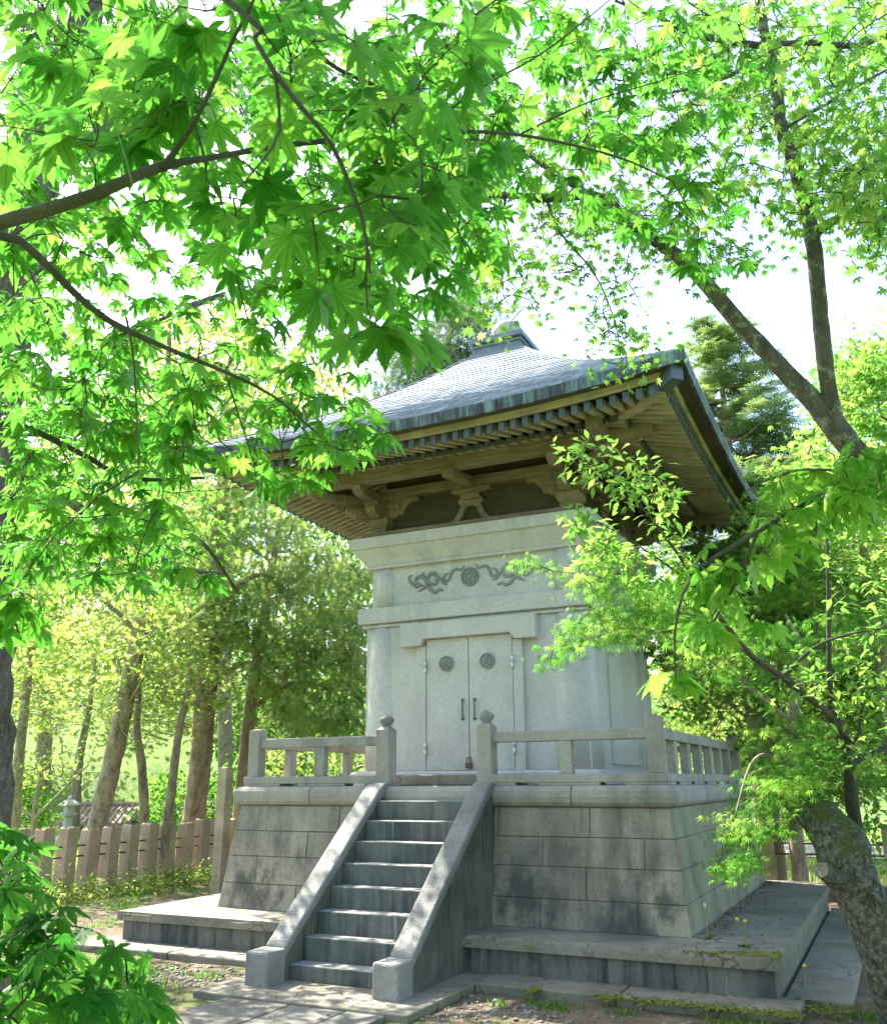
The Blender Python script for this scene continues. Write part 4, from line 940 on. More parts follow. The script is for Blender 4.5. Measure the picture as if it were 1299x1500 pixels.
# right: old mossy leaning maple
g = np.random.default_rng(61)
mb = onz(1352, 1560)
E_ = empty('old_maple', tuple(mb), 'old leaning maple with thick mossy lichen-spotted trunk and sawn stub at the right edge', 'tree')
P = smooth_path([(mb[0]+.02, mb[1], -.12, .24), *[(*at(x, y, d), r) for x, y, d, r in [(1344,1530,6.0,.185), (1306,1425,6.05,.168), (1267,1330,6.15,.160), (1244,1280,6.2,.164), (1232,1240,6.27,.156), (1210,1208,6.40,.140), (1188,1190,6.55,.115), (1170,1163,6.72,.090), (1160,1120,6.9,.072), (1159,1070,7.0,.055)]]], .018)
NS = 72; V, F = tube_np(P[:, :3], P[:, 3], NS)
nz = np.random.default_rng(3); ctr = np.repeat(P[:, :3], NS, 0); d = 0
for f0, a0, m in ((5, 1., 10), (13, .7, 14), (34, .42, 24), (70, .22, 30)):
    for i in range(m): q = nz.normal(0, f0, 3)*np.array([1, 1, .55]); d = d+a0*np.sin(V@q+nz.uniform(0, 6.28))/math.sqrt(m)
amp = np.repeat(np.clip((P[:, 3]-.05)/.12, .25, 1), NS); V = ctr+(V-ctr)*(1+amp*(.075*d+.05*np.abs(d)))[:, None]
link('trunk', np_mesh('trunk', V-mb, F), B_old, E_, smooth=True)
s0, s1 = at(1226, 1288, 6.12), at(1203, 1275, 6.0)
f = MB(); f.tube([s0, s0*.3+s1*.7, s1], [.075, .06, .052], 14); f.build('stub', B_old, E_, smooth=True)
dd = unit(s1-s0); f = MB(); q = smooth_path([(*(s1-dd*.004), .05), (*(s1+dd*.004), .05)], .004); V_, F_ = tube_np(q[:, :3], q[:, 3], 14); f.add(V_, [tuple(a) for a in F_]); f.add(V_[-14:], [tuple(range(14))]); f.build('sawn_face', plain('sawn_wood', (.12, .11, .09), .9), E_)
le = [px_path(r, .05) for r in ([(1160,1090,6.97,.047), (1160,1060,7.0,.044), (1168,1010,7.0,.035), (1180,960,7.0,.02), (1150,900,7.0,.01)],
   [(1165,1160,6.9,.03), (1130,1110,6.6,.016), (1100,1120,6.4,.010), (1075,1200,6.3,.005)], [(1160,1060,7.0,.022), (1100,1010,6.8,.014), (1010,950,6.5,.009), (930,920,6.2,.006), (850,940,6.1,.003)], [(1100,1010,6.8,.012), (1000,890,6.4,.008), (900,850,6.2,.005), (800,835,6.1,.003)],
   [(1168,1010,7.0,.02), (1230,960,7.0,.014), (1320,900,7.0,.008)])]
for l in le: limb_mesh('limb', [l], B_grey, E_, 9, .06, 3)
pz = [([(1048,1285),(1058,1225),(1085,1160),(1120,1110),(1180,1080),(1205,1130),(1170,1190),(1110,1250),(1080,1290)], 6.0, 6.8, 95), ([(745,825),(800,818),(900,812),(960,860),(940,890),(880,880),(820,845)], 6.0, 6.4, 30),
      ([(800,985),(812,945),(850,905),(910,880),(965,880),(960,935),(900,950),(840,950)], 6.0, 6.4, 46), ([(940,860),(1080,850),(1090,960),(990,950)], 6.1, 6.8, 45), ([(1080,1060),(1200,1040),(1230,1110),(1190,1160),(1110,1120)], 6.4, 7.4, 50), ([(960,930),(1180,900),(1299,880),(1299,960),(1100,1010),(1010,1000)], 6.6, 7.8, 90)]
pts = np.vstack([zone(g, *z) for z in pz]); V, F, _ = twig_net(g, le, pts, .003, .08); tag(link('twigs', np_mesh('twigs', V-mb, F), B_twig, E_, smooth=True), kind='stuff')
k = g.integers(14, 26, len(pts)); P_ = np.repeat(pts, k, 0)+g.normal(size=(k.sum(), 3))*np.array([.075, .075, .03])
crown('leaves', 'fine', P_, .056*g.uniform(.6, 1.2, k.sum()), np.clip(np.repeat(g.normal(.42, .3, len(pts)), k)+g.normal(0, .1, k.sum()), 0, 1), L_mid, E_, .7, .4, g)

# right: slender tree with small oval leaves
ov = lambda poly, a, b, n: (poly, a, b, n)
cb = at(1285, 1400, 6.7)
tree('cherry_tree', 'slender dark-stemmed young tree with small oval leaves, branches crossing the shrine eaves', [(1278,1330,6.75,.055), (1262,1250,6.7,.052), (1248,1180,6.65,.048), (1244,1120,6.6,.045), (1230,1065,6.55,.043), (1216,1040,6.5,.03), (1214,960,6.5,.018), (1213,880,6.5,.014), (1211,790,6.5,.009), (1205,700,6.5,.005)],
 [ov([(815,645),(860,650),(900,660),(960,690),(990,725),(960,770),(910,740),(860,700),(820,690)], 5.6, 6.1, 46), ov([(815,742),(870,750),(930,790),(990,830),(960,860),(880,830),(835,790)], 5.6, 6.1, 42), ov([(950,720),(1000,780),(1040,880),(1000,860)], 5.8, 6.2, 22), ov([(1030,880),(1140,960),(1299,900),(1299,1120),(1220,1130),(1150,1060),(1060,1010)], 6.0, 7.2, 120), ov([(1150,700),(1299,700),(1299,900),(1180,880)], 6.2, 7.2, 50), ov([(1240,1120),(1299,1100),(1299,1280),(1265,1250)], 6.6, 7.4, 40)],
 'oval', L_mid, B_young, .082, 71, limbs=[[(1228,1062,6.55,.032), (1200,1035,6.4,.028), (1150,995,6.3,.024), (1105,965,6.2,.021), (1070,925,6.1,.018), (1030,870,6.0,.014), (995,815,5.95,.011), (950,755,5.9,.008), (900,700,5.85,.005), (845,665,5.8,.003)],
  [(1030,870,6.0,.009), (980,830,5.9,.007), (920,790,5.85,.005), (870,762,5.8,.0025)], [(1146,993,6.3,.014), (1190,950,6.3,.011), (1240,930,6.3,.009), (1310,918,6.3,.006)], [(1218,1045,6.5,.012), (1250,1090,6.5,.011), (1262,1040,6.5,.010), (1262,950,6.45,.007)], [(1245,1120,6.6,.02), (1275,1105,6.6,.018), (1320,1085,6.6,.012)], [(950,755,5.9,.005), (960,720,5.9,.004), (975,690,5.9,.002)]],
 r0=.0028, rad=(.06, .06, .05), per=(5, 10), droop=.1, tv=(.62, .2))

# right background
tree('maple_tree', 'pale green maple standing behind the old mossy trunk at right', [(1330,1250,11,.12), (1310,1100,11,.11), (1290,950,11,.09), (1260,780,11,.05), (1250,650,11,.02)],
 [([(1130,690),(1180,640),(1240,560),(1299,490),(1420,480),(1420,900),(1299,960),(1180,930),(1090,880),(1090,780)], 9.5, 12.5, 330), ([(1200,540),(1299,470),(1299,640),(1220,640)], 9, 11, 60)], 'maple0', L_mid, B_grey, .075, 81, rad=(.22, .22, .09), per=(22, 40), droop=.35, tv=(.6, .22), r0=.010)
tree('maple_tree', 'bright green low maple directly behind the right-hand railing', [(1165,1230,13.5,.09), (1150,1100,13.5,.08), (1120,980,13.5,.05), (1080,860,13.5,.02)],
 [([(975,1050),(960,950),(990,860),(1060,800),(1130,760),(1260,860),(1330,950),(1330,1130),(1240,1180),(1140,1190),(1090,1100),(1030,1060)], 11.5, 15, 400)], 'maple0', L_green, B_grey, .080, 82, rad=(.26, .26, .11), per=(24, 42), droop=.35, tv=(.55, .25), r0=.010, limbs=[[(1150,1100,13.5,.04), (1080,1040,13.2,.02), (1020,1000,13,.01)]])
tree('broadleaf_tree', 'tall yellow-green broadleaf tree far behind the right end of the roof', [(1130,1200,24,.2), (1120,1000,24,.17), (1110,850,24,.1), (1100,720,24,.04)],
 [([(960,1080),(950,900),(1000,820),(1080,760),(1130,700),(1180,650),(1299,640),(1400,800),(1400,1150),(1000,1150)], 20, 28, 420)], 'bit', L_yell, B_grey, .16, 83, rad=(.6, .6, .3), per=(45, 80), droop=.3, tv=(.55, .25), r0=.02)
# conifers: whorled fir at right, cypress and cedar at left and behind the roof
def fir(name, label, base, H, Lmax, seed, mat, z0=.12, step=.36, per=7, size=.16):
    g = np.random.default_rng(seed); b0 = np.array([base[0], base[1], ground_z(base[0], base[1])]); root = empty(name, tuple(b0), label, 'tree')
    tr = smooth_path([(*b0, .022*H), (*(b0+[0, 0, H*.5]), .013*H), (*(b0+[0, 0, H]), .01)], .3); limb_mesh('trunk', [tr], B_cedar, root, 12, .04, seed)
    V, F, b = [], [], 0; LP, A, Nn = [], [], []
    h = H*z0
    while h < H-.1:
        L = Lmax*(1-h/H)**.5*g.uniform(.75, 1.1)+.12
        for q in range(per):
            az = g.uniform(0, 6.28); l = L*g.uniform(.7, 1.1); t = np.linspace(0, 1, 8)
            D = np.array([math.cos(az), math.sin(az), 0]); Pb = b0+[0, 0, h+g.uniform(-.1, .1)]+D*(t*l)[:, None]+np.array([0, 0, 1.])*((-.30*t+.36*t*t)*l)[:, None]
            v_, f_ = tube_np(Pb, np.linspace(.012+.008*l, .004, 8), 5); V.append(v_); F.append(f_+b); b += len(v_)
            side_ = np.array([-D[1], D[0], 0]); n = max(4, int(l/.075))
            for i in range(n):
                tt = .12+.88*i/n; p = b0+[0, 0, h]+D*tt*l+np.array([0, 0, (-.30*tt+.36*tt*tt)*l]); wd = l*.34*(1-abs(tt-.55))
                for s in (-1, 1):
                    m = max(1, int(wd/(size*.7)))
                    for j in range(m):
                        a = D*.8+side_*s+np.array([0, 0, g.normal(-.05, .15)]); LP.append(p+unit(a)*j*size*.7); A.append(a+g.normal(size=3)*.12); Nn.append(np.array([0, 0, 1.])+g.normal(size=3)*.25)
        h += step*g.uniform(.8, 1.2)
    tag(link('branches', np_mesh('branches', np.vstack(V)-b0, np.vstack(F)), B_cedar, root, smooth=True), kind='stuff')
    n = len(LP); crown('crown', 'spray', np.array(LP), size*g.uniform(.7, 1.2, n), np.clip(g.normal(.5, .25, n), 0, 1), mat, root, g=g, cup=False, A=np.array(A), Nn=np.array(Nn)); return root
pf = at(1092, 900, 15); fir('fir_tree', 'blue-green fir with tiered branches beyond the right roof corner', pf[:2], (at(1085, 395, 15)[2]), 3.0, 91, L_fir, .40, .36, 12, .26)
def cyp(name, label, rows, zones, seed, mat=L_con2, **kw):
    return tree(name, label, rows, zones, 'spray', mat, kw.pop('bark', B_cedar), kw.pop('size', .16), seed, rad=kw.pop('rad', (.34, .34, .16)), per=kw.pop('per', (26, 44)), droop=.55, tv=(.5, .33), **kw)
cyp('cypress_tree', 'tall cypress left of the shrine with a thick straight trunk and dark sprays', [(268,1290,17,.24), (280,1220,17,.225), (290,1150,17,.215), (300,1040,17,.20), (312,900,17,.18), (325,740,17,.135), (335,560,17,.055)],
 [([(245,730),(330,700),(430,745),(470,800),(440,900),(360,950),(280,930),(250,850),(225,780)], 15.5, 18.5, 135), ([(230,560),(330,520),(430,640),(420,740),(260,740)], 16, 18.5, 40), ([(200,880),(330,900),(400,960),(330,1000),(240,960)], 15.8, 18, 22)], 101, limbs=[[(312,900,17,.065), (360,850,16.6,.05), (400,845,16.3,.035), (430,880,16.2,.015)], [(303,1000,17,.055), (370,970,16.5,.035), (420,1000,16.3,.012)]])
cyp('cypress_tree', 'darker cypress close behind the left railing, foliage touching the tower edge', [(345,1290,17.5,.14), (352,1180,17.5,.13), (366,1040,17.5,.12), (388,900,17.5,.10), (410,760,17.5,.04)],
 [([(400,790),(470,780),(530,830),(545,980),(530,1080),(470,1075),(390,1060),(360,1010),(400,920)], 16, 19, 150), ([(470,830),(540,830),(540,1060),(500,1060)], 17, 19, 40)], 102, limbs=[[(366,1040,17.5,.05), (430,1000,17.2,.03), (490,1010,17,.015)]])
cyp('cedar_tree', 'dark cedar rising behind the left slope of the roof', [(640,1100,27,.3), (645,800,27,.24), (655,560,27,.12), (660,440,27,.03)],
 [([(545,600),(560,545),(610,490),(680,425),(735,465),(745,520),(700,560),(620,600)], 25, 29, 150), ([(560,600),(760,560),(760,800),(560,800)], 26, 29, 60)], 103, mat=L_con, size=.22, rad=(.5, .5, .25))
cyp('pine_tree', 'big rough-barked pine trunk at the left edge rising behind the maple leaves', [(-45,1150,8.5,.38), (-40,800,8.5,.36), (-22,560,8.5,.34), (2,440,8.5,.32), (22,340,8.5,.30), (62,200,8.6,.24), (110,80,8.7,.17), (150,-60,8.8,.12)],
 [([(-60,0),(60,20),(250,100),(420,60),(430,190),(260,210),(120,190),(-60,120)], 8.5, 11, 70), ([(-60,-200),(500,-200),(450,60),(0,60)], 8.5, 11, 60)], 104, mat=L_con, bark=B_pine, size=.12, rad=(.22, .22, .12), limbs=[[(20,400,8.5,.09), (120,520,9.2,.07), (220,470,9.5,.05), (330,430,10,.03)], [(-15,620,8.5,.08), (60,700,9,.06), (140,760,9.3,.05), (260,830,9.5,.03), (330,840,9.6,.015)]])
tree('ginkgo_tree', 'leaning light brown trunk behind the fence with thin yellow-green leaves', [(122,1300,15.6,.175), (145,1200,15.6,.165), (175,1070,15.6,.155), (203,930,15.6,.142), (222,820,15.6,.125), (235,700,15.6,.10), (245,560,15.7,.06), (250,440,15.8,.025)],
 [([(0,900),(100,860),(240,870),(330,920),(320,1000),(230,1000),(130,960),(60,1010),(0,1000)], 14, 17, 115), ([(120,500),(300,450),(480,560),(420,650),(330,700),(200,760),(90,660)], 13.5, 17.5, 150)], 'maple0', L_yell, B_grey, .085, 105, rad=(.24, .24, .12), per=(14, 28), tv=(.5, .25), droop=.4, r0=.008, limbs=[[(203,930,15.6,.06), (170,895,15.4,.04), (140,870,15.3,.025)], [(190,1020,15.6,.045), (205,960,15.3,.035), (222,940,15.2,.02)], [(184,1040,15.6,.035), (215,985,15.2,.02)]])
for i, (lab, rows, zs, sd) in enumerate([
 ('thin dark twin-stemmed tree between the leaning trunk and the cypress', [(214,1290,16,.09), (212,1200,16,.085), (207,1115,16,.08), (200,1070,16,.065), (204,1010,16,.05), (196,950,16,.03)], [([(150,1010),(240,990),(270,1060),(200,1090),(150,1070)], 15, 17, 30)], 111),
 ('thin curved brown trunk just left of the cypress trunk', [(236,1290,15.5,.085), (247,1190,15.5,.08), (257,1110,15.5,.072), (264,1060,15.5,.06), (276,1005,15.5,.045), (283,940,15.5,.02)], [([(220,980),(330,960),(350,1040),(260,1060)], 15, 17, 30)], 112),
 ('small open shrub-like tree with sparse pale leaves at far left', [(48,1290,20,.08), (50,1210,20,.07), (52,1180,20,.06), (60,1130,20,.03)], [([(-20,1000),(60,970),(130,1060),(110,1140),(40,1150),(-20,1120)], 18, 21, 65)], 113)]):
    tree('small_tree', lab, rows, zs, 'maple0', L_yell, B_grey, .08, sd, rad=(.3, .3, .15), per=(14, 26), r0=.012, limbs=[] if i != 2 else [[(50,1200,20,.04), (90,1160,19.5,.03), (130,1120,19.2,.015)], [(50,1205,20,.04), (20,1170,20,.025), (0,1150,20,.015)]])
tree('broadleaf_tree', 'sunlit yellow-green tree crown on the slope at far left', [(60,1180,34,.3), (70,1000,34,.25), (80,850,34,.15), (90,700,34,.06)], [([(-100,1010),(-60,800),(60,660),(200,640),(330,760),(330,900),(260,1010),(120,1040),(0,1050)], 30, 38, 260)], 'bit', L_yell, B_grey, .24, 121, rad=(.9, .9, .45), per=(35, 60), tv=(.6, .25), r0=.03)
tree('broadleaf_tree', 'light green tree standing far behind the cypresses', [(440,1190,30,.25), (440,1000,30,.2), (440,850,30,.12), (450,720,30,.05)], [([(250,1050),(300,830),(330,680),(430,600),(540,640),(600,800),(600,1150),(400,1150)], 27, 34, 260)], 'bit', L_green, B_grey, .2, 122, rad=(.8, .8, .4), per=(35, 60), tv=(.7, .25), r0=.03)
tree('broadleaf_tree', 'bright yellow-green tree crown behind the left eave', [(330,1150,24,.2), (330,900,24,.16), (340,700,24,.1), (350,560,24,.04)], [([(150,640),(230,480),(360,440),(500,520),(560,620),(470,690),(330,740),(200,720)], 22, 27, 170)], 'bit', L_yell, B_grey, .15, 123, rad=(.6, .6, .35), per=(28, 50), tv=(.65, .25), r0=.02)
for lab, (x, y, d), zz, sd in [('dark green rounded shrub on the slope at far left', (25, 1200, 23), [(-50,1200),(-20,1150),(30,1125),(70,1150),(80,1200)], 151), ('bushy shrub behind the fence between the thin trunks', (255, 1200, 20), [(215,1215),(215,1160),(250,1125),(300,1140),(345,1130),(360,1215)], 152), ('wide pale shrub behind the left railing of the shrine', (430, 1170, 21), [(350,1190),(380,1110),(440,1085),(500,1090),(540,1120),(540,1190)], 153)]:
    tree('shrub', lab, [(x, y+10, d, .05), (x, y-20, d, .04), (x+3, y-50, d, .02)], [(zz, d-1.2, d+1.2, 70)], 'bit', L_green if sd < 153 else L_yell, B_grey, .11, sd, cat='shrub', rad=(.22, .22, .16), per=(22, 40), droop=.3, r0=.008, tv=(.5, .25))
tree('maple_tree', 'pale spring-leaved tree between the leaning trunk and the pine at left', [(20,1280,19,.12), (25,1150,19,.11), (40,1000,19,.09), (60,850,19,.06), (80,700,19,.02)], [([(-60,700),(60,640),(200,700),(330,740),(330,860),(240,930),(150,960),(40,1000),(-60,980)], 17.5, 21, 190)], 'maple0', L_yell, B_grey, .11, 154, rad=(.35, .35, .16), per=(18, 30), tv=(.45, .25), droop=.4, r0=.012)
tree('maple_tree', 'airy pale tree on the bright bank beyond the small pavilion', [(110,1200,27,.15), (115,1120,27,.13), (130,1040,27,.09), (140,960,27,.04)], [([(-60,1080),(0,980),(120,940),(260,960),(350,1010),(345,1090),(250,1075),(190,1110),(80,1060)], 24, 30, 150)], 'maple0', L_yell, B_grey, .14, 155, rad=(.5, .5, .22), per=(14, 26), tv=(.55, .25), droop=.4, r0=.014)
tree('maple_tree', 'finer-leaved maple hanging between the near left branch and the cypress trees', [(-330,1370,10.4,.14), (-310,1150,10.4,.12), (-250,900,10.4,.10), (-170,720,10.4,.07), (-120,560,10.4,.03)],
 [([(-60,560),(120,590),(260,640),(330,760),(320,860),(240,890),(130,860),(60,900),(-60,900)], 9.5, 12.0, 190), ([(-350,500),(-60,520),(-60,900),(-350,950)], 8.8, 11.8, 130)], 'maple1', L_mid, B_maple, .074, 156, rad=(.2, .2, .07), per=(11, 20), tv=(.4, .25), droop=.45, r0=.005, limbs=[[(-190,760,10.4,.05), (-60,740,10.3,.035), (60,770,10.3,.025), (180,810,10.3,.015), (280,850,10.3,.006)], [(-170,720,10.4,.04), (-40,650,10.3,.03), (90,640,10.3,.02), (220,690,10.3,.008)]])
# wooded hill beyond
g = np.random.default_rng(131); n = 1700
xx = g.uniform(-85, 60, n); yy = g.uniform(24, 75, n); keep = (np.hypot(xx-4, yy+11) > 44)
xx, yy = xx[keep], yy[keep]; hh = g.uniform(0, 1, len(xx))**1.2*8.5; zz = ground_z(xx, yy)+hh
k = 26; P_ = np.repeat(np.stack([xx, yy, zz], 1), k, 0)+g.normal(size=(len(xx)*k, 3))*[1.1, 1.1, .8]
nb = 210; ab = g.uniform(.15, 3.25, nb); rb_ = g.uniform(11, 17, nb); hb = g.uniform(.3, 11, nb)   # unseen leaf clusters added behind the viewer to block low sky light
Pb = np.repeat(np.stack([4+np.cos(ab+math.pi)*rb_, -9+np.sin(ab+math.pi)*rb_*1.15, hb], 1), 40, 0)+g.normal(size=(nb*40, 3))*[1.0, 1.0, .7]; P_ = np.vstack([P_, Pb]); xx = np.append(xx, np.zeros(0))
V, F, vv, mid = leaves_np('bit', P_, *dirs(g, len(P_), .4, .5), .42*g.uniform(.6, 1.3, len(P_)), np.clip(np.append(np.repeat(g.normal(.5, .3, len(xx)), k), np.repeat(g.normal(.3, .2, nb), 40))+g.normal(0, .1, len(P_)), 0, 1))
tag(link('forest', np_mesh('forest', V, F, {'v': vv, 'mid': mid}), L_yell), 'distant yellow-green wood covering the hillside, with unseen leaf clusters added behind the viewer as shade', 'woodland', kind='stuff')
# ---------------------------------------------------------------- fences, path, small things
G_post = granite('granite_post', (.40, .275, .195), (.56, .42, .31), .4, (.19, .16, .12), .4, moss=.2)
M_moss = plain('moss', (.125, .135, .014), .95, var=.6, sc=30)
def fence(name, label, posts, cat='fence', dirv=(0, 1), bar0=None):
    root = empty(name, (posts[0][0], posts[0][1], 0), label, cat); g = random.Random(len(posts))
    for i, (x, y) in enumerate(posts):
        h = .97+g.uniform(-.04, .03); w = .108; f = MB(); lx, ly = g.uniform(-.02, .02), g.uniform(-.02, .02); v = []
        for z, s in ((-.1, 1.06), (h*.5, 1.0), (h-.02, .97), (h+.005, .8)): v += [(x+lx*z+sx*w*s, y+ly*z+sy*w*s, z) for sx, sy in ((-1,-1),(1,-1),(1,1),(-1,1))]
        f.add(v, [(3,2,1,0), (12,13,14,15)]+[(l*4+q, l*4+(q+1) % 4, l*4+4+(q+1) % 4, l*4+4+q) for l in range(3) for q in range(4)])
        p = f.build('post', G_post, root, bevel=.008)
        gg = np.random.default_rng(i); f = MB(); n = 60; q = gg.uniform(-1, 1, (n, 2))
        for a, b in q:
            r = gg.uniform(.008, .02); c = (x+lx*h+a*w*.85, y+ly*h+b*w*.85, h+.002-.02*max(0, abs(a)-.8, abs(b)-.8)); f.lathe([(r, -.004), (r*.8, r*.35), (.001, r*.5)], c, 6)
        f.build('moss_cap', M_moss, p)
    for z in (.70, .545):
        f = MB(); P = [(x, y, z+.004*math.sin(i*2)) for i, (x, y) in enumerate(posts)]; f.tube(P, [.014]*len(P), 8); f.build('iron_bar', IRON, root, smooth=True)
    return root
fence('stone_fence', 'row of square mossy-topped stone posts joined by two rusty bars, left of the shrine', [(-7.42+.012*i, -1.55+.43*i) for i in range(14)])
fence('stone_fence', 'short stone post fence seen behind the right end of the plinth', [(1.5+.43*i, 4.35+.02*i) for i in range(10)])
f = MB(); f.box(1.2, 5.6, 3.55, 3.78, -.1, .20)
o = tag(f.build('kerb_stone', granite('granite_kerb', (.16, .16, .14), (.26, .25, .22), .6, (.06, .06, .05), .5, moss=.9), bevel=.02), 'low mossy stone kerb running behind the plinth in front of the rear fence', 'kerb')
f = MB(); px0, pz = -7.95, 3.55; q = at(322, 1270, 13.6); f.box(q[0]-.085, q[0]+.085, q[1]-.085, q[1]+.085, 0, 1.85); f.add([(q[0]+sx*.085, q[1]+sy*.085, 1.85) for sx, sy in ((-1,-1),(1,-1),(1,1),(-1,1))]+[(q[0], q[1], 1.88)], [(0,1,4),(1,2,4),(2,3,4),(3,0,4)])
tag(f.build('wooden_post', W_paley, bevel=.008), 'plain weathered square post standing taller than the fence behind it', 'post')
# paved path to the stairs
f = MB(); g = random.Random(5); y = -4.735
while y > -11:
    L = g.uniform(.75, 1.05); c = [-.62, g.uniform(-.12, .02), g.uniform(.35, .5), .80]
    for a, b in zip(c[:-1], c[1:]): f.box(a+.004, b-.004, y-L+.005, y-.003, -.15, .028+g.uniform(-.004, .004))
    y -= L
tag(f.build('path', granite('granite_paving', (.15, .145, .13), (.235, .22, .19), .6, (.07, .063, .05), .5, moss=.25), bevel=.012), kind='structure')
# pale road and lawn strip behind at the right
f = MB(); f.add([(-2, 11.2, .02), (60, 11.2, .02), (60, 16.5, .02), (-2, 16.5, .02)], [(0,1,2,3)])
tag(f.build('road', granite('road_gravel', (.34, .33, .32), (.46, .45, .43), 0, speck=.6)), kind='structure')

# small pavilion and stone lantern in the far left clearing
q = at(150, 1215, 30); gz = ground_z(q[0], q[1])
pv = empty('pavilion', (q[0], q[1], gz), 'small far-off open building with a reddish tiled roof, seen over the fence', 'building')
top = at(150, 1180, 30)[2]; ea = at(150, 1204, 30)[2]
ax = unit(np.array([rt[0], rt[1], 0])); ay = np.array([-ax[1], ax[0], 0])
def lp(u, v, z): p = np.array([q[0], q[1], 0])+ax*u+ay*v; return (p[0], p[1], z)
f = MB()
for s in (-1, 1):
    f.add([lp(-1.25, 0, top), lp(1.25, 0, top), lp(1.25, s*1.1, ea), lp(-1.25, s*1.1, ea), lp(-1.25, 0, top-.08), lp(1.25, 0, top-.08), lp(1.25, s*1.1, ea-.08), lp(-1.25, s*1.1, ea-.08)], [(0,1,2,3), (4,5,6,7), (2,3,7,6), (1,2,6,5), (0,3,7,4)])
    for i in range(13): u = -1.2+.2*i; f.tube([lp(u, 0, top+.01), lp(u, s*1.1, ea+.015)], [.03, .03], 6)
f.tube([lp(-1.27, 0, top+.03), lp(1.27, 0, top+.03)], [.07, .07], 8)
f.build('roof', plain('red_tiles', (.33, .23, .19), .7, var=.35), pv)
f = MB()
for u in (-1, 1): f.add([lp(u*1.0, -.7, ea+.02), lp(u*1.0, .7, ea+.02), lp(u*1.0, 0, top-.1)], [(0,1,2)])
f.build('gable', W_paley, pv)
for u in (-1, 1):
    for v in (-.75, .75): f = MB(); f.tube([lp(u, v, gz), lp(u, v, ea+.1)], [.07, .07], 8); f.build('pillar', W_paley, pv)
f = MB(); f.tube([lp(-1.1, .75, ea-.05), lp(1.1, .75, ea-.05)], [.06]*2, 6); f.tube([lp(-1.1, -.75, ea-.05), lp(1.1, -.75, ea-.05)], [.06]*2, 6); f.build('beam', W_paley, pv)
q2 = at(98, 1215, 26); z2 = ground_z(q2[0], q2[1]); t2 = at(98, 1166, 26)[2]; h = t2-z2
ln = empty('stone_lantern', (q2[0], q2[1], z2), 'pale stone lantern with a wide cap, beside the far pavilion', 'lantern')
c = (q2[0], q2[1], z2)
for nm, pr in (('pedestal', [(.30, 0), (.30, .12*h), (.13, .18*h), (.12, .52*h), (.24, .58*h), (.25, .64*h)]), ('light_box', [(.15, .64*h), (.16, .80*h)]), ('cap', [(.33, .79*h), (.30, .83*h), (.14, .90*h), (.06, .92*h), (.08, .95*h), (.05, .98*h), (.002, h)])):
    f = MB(); f.lathe(pr, c, 6 if nm != 'pedestal' else 12); f.build(nm, G_tower, ln)

# ---------------------------------------------------------------- ground cover
def scatter_leaves(name, P, tpl, mat, size, droop, g, label, cat, lo=.6, hi=1.2):
    n = len(P); V, F, vv, mid = leaves_np(tpl, P, *dirs(g, n, droop, .4), size*g.uniform(lo, hi, n), g.random(n)); return tag(link(name, np_mesh(name, V, F, {'v': vv, 'mid': mid}), mat), label, cat, kind='stuff')
def clear(x, y):   # true where bare ground is
    return ~((np.abs(x) < 3.7) & (y > -3.62) & (y < 2.7)) & ~((np.abs(x-.05) < .9) & (y < -3.5)) 
def patch(x, y, s=1.0, ph=0): return np.sin(x*1.9*s+ph)*np.sin(y*2.3*s+1.3+ph)+.6*np.sin(x*4.1*s+y*3.3*s+2+ph)+.4*np.sin(x*7.3*s-y*6.1*s+ph)
g = np.random.default_rng(141)
def blades(name, x, y, h, mat, label):
    n = len(x); az = g.uniform(0, 6.28, n); z = ground_z(x, y); w = .0035+.0025*g.random(n); c, s = np.cos(az), np.sin(az); ln_ = g.uniform(.1, .7, n)*h
    B = np.stack([x, y, z], 1); sd_ = np.stack([-s*w, c*w, 0*w], 1); d1 = np.stack([c*ln_*.3, s*ln_*.3, h*.6], 1); d2 = np.stack([c*ln_, s*ln_, h], 1)
    V = np.stack([B-sd_, B+sd_, B+d1+sd_*.7, B+d1-sd_*.7, B+d2], 1).reshape(-1, 3); i = np.arange(n)[:, None]*5
    return tag(link(name, np_mesh(name, V, [i+np.array([[0,1,2,3]]), i+np.array([[3,2,4]])], {'v': np.repeat(g.random(n), 5)}), mat), label, 'grass', kind='stuff')
x = g.uniform(-8.5, 7, 90000); y = g.uniform(-6.5, 5, 90000); m = clear(x, y) & (patch(x, y) > .62+.5*g.random(len(x))) & (x < -1.2)
x2 = g.uniform(-7.3, -3.8, 30000); y2 = g.uniform(-3.5, 4.5, 30000); m2 = patch(x2, y2, 1.3, 2) > .35+.5*g.random(len(x2))
xs_, ys_ = [x[m], x2[m2]], [y[m], y2[m2]]
for cx_, cy_, r, n in ((1.75, -3.85, .11, 150), (2.3, -3.82, .08, 70), (1.35, -3.95, .05, 40), (-2.2, -4.4, .30, 900), (-2.7, -4.1, .3, 700), (3.1, -3.8, .12, 150), (3.9, -3.2, .15, 200), (-1.6, -4.9, .25, 500)): xs_.append(g.normal(cx_, r, n)); ys_.append(g.normal(cy_, r*.7, n))
X_, Y_ = np.concatenate(xs_), np.concatenate(ys_); k = clear(X_, Y_); X_, Y_ = X_[k], Y_[k]
blades('grass', X_, Y_, g.uniform(.015, .07, len(X_)), L_green, 'short green grass tufts on the bare soil round the shrine')
x = g.uniform(-30, 24, 130000); y = g.uniform(3, 30, 130000); m = ~((y > 11) & (y < 16.6) & (x > -2.1)) & ((x < -7.6) | (y > 4.6)); x, y = x[m], y[m]
xl = g.uniform(-30, -7.6, 40000); yl = g.uniform(-6, 14, 40000); x, y = np.append(x, xl), np.append(y, yl)
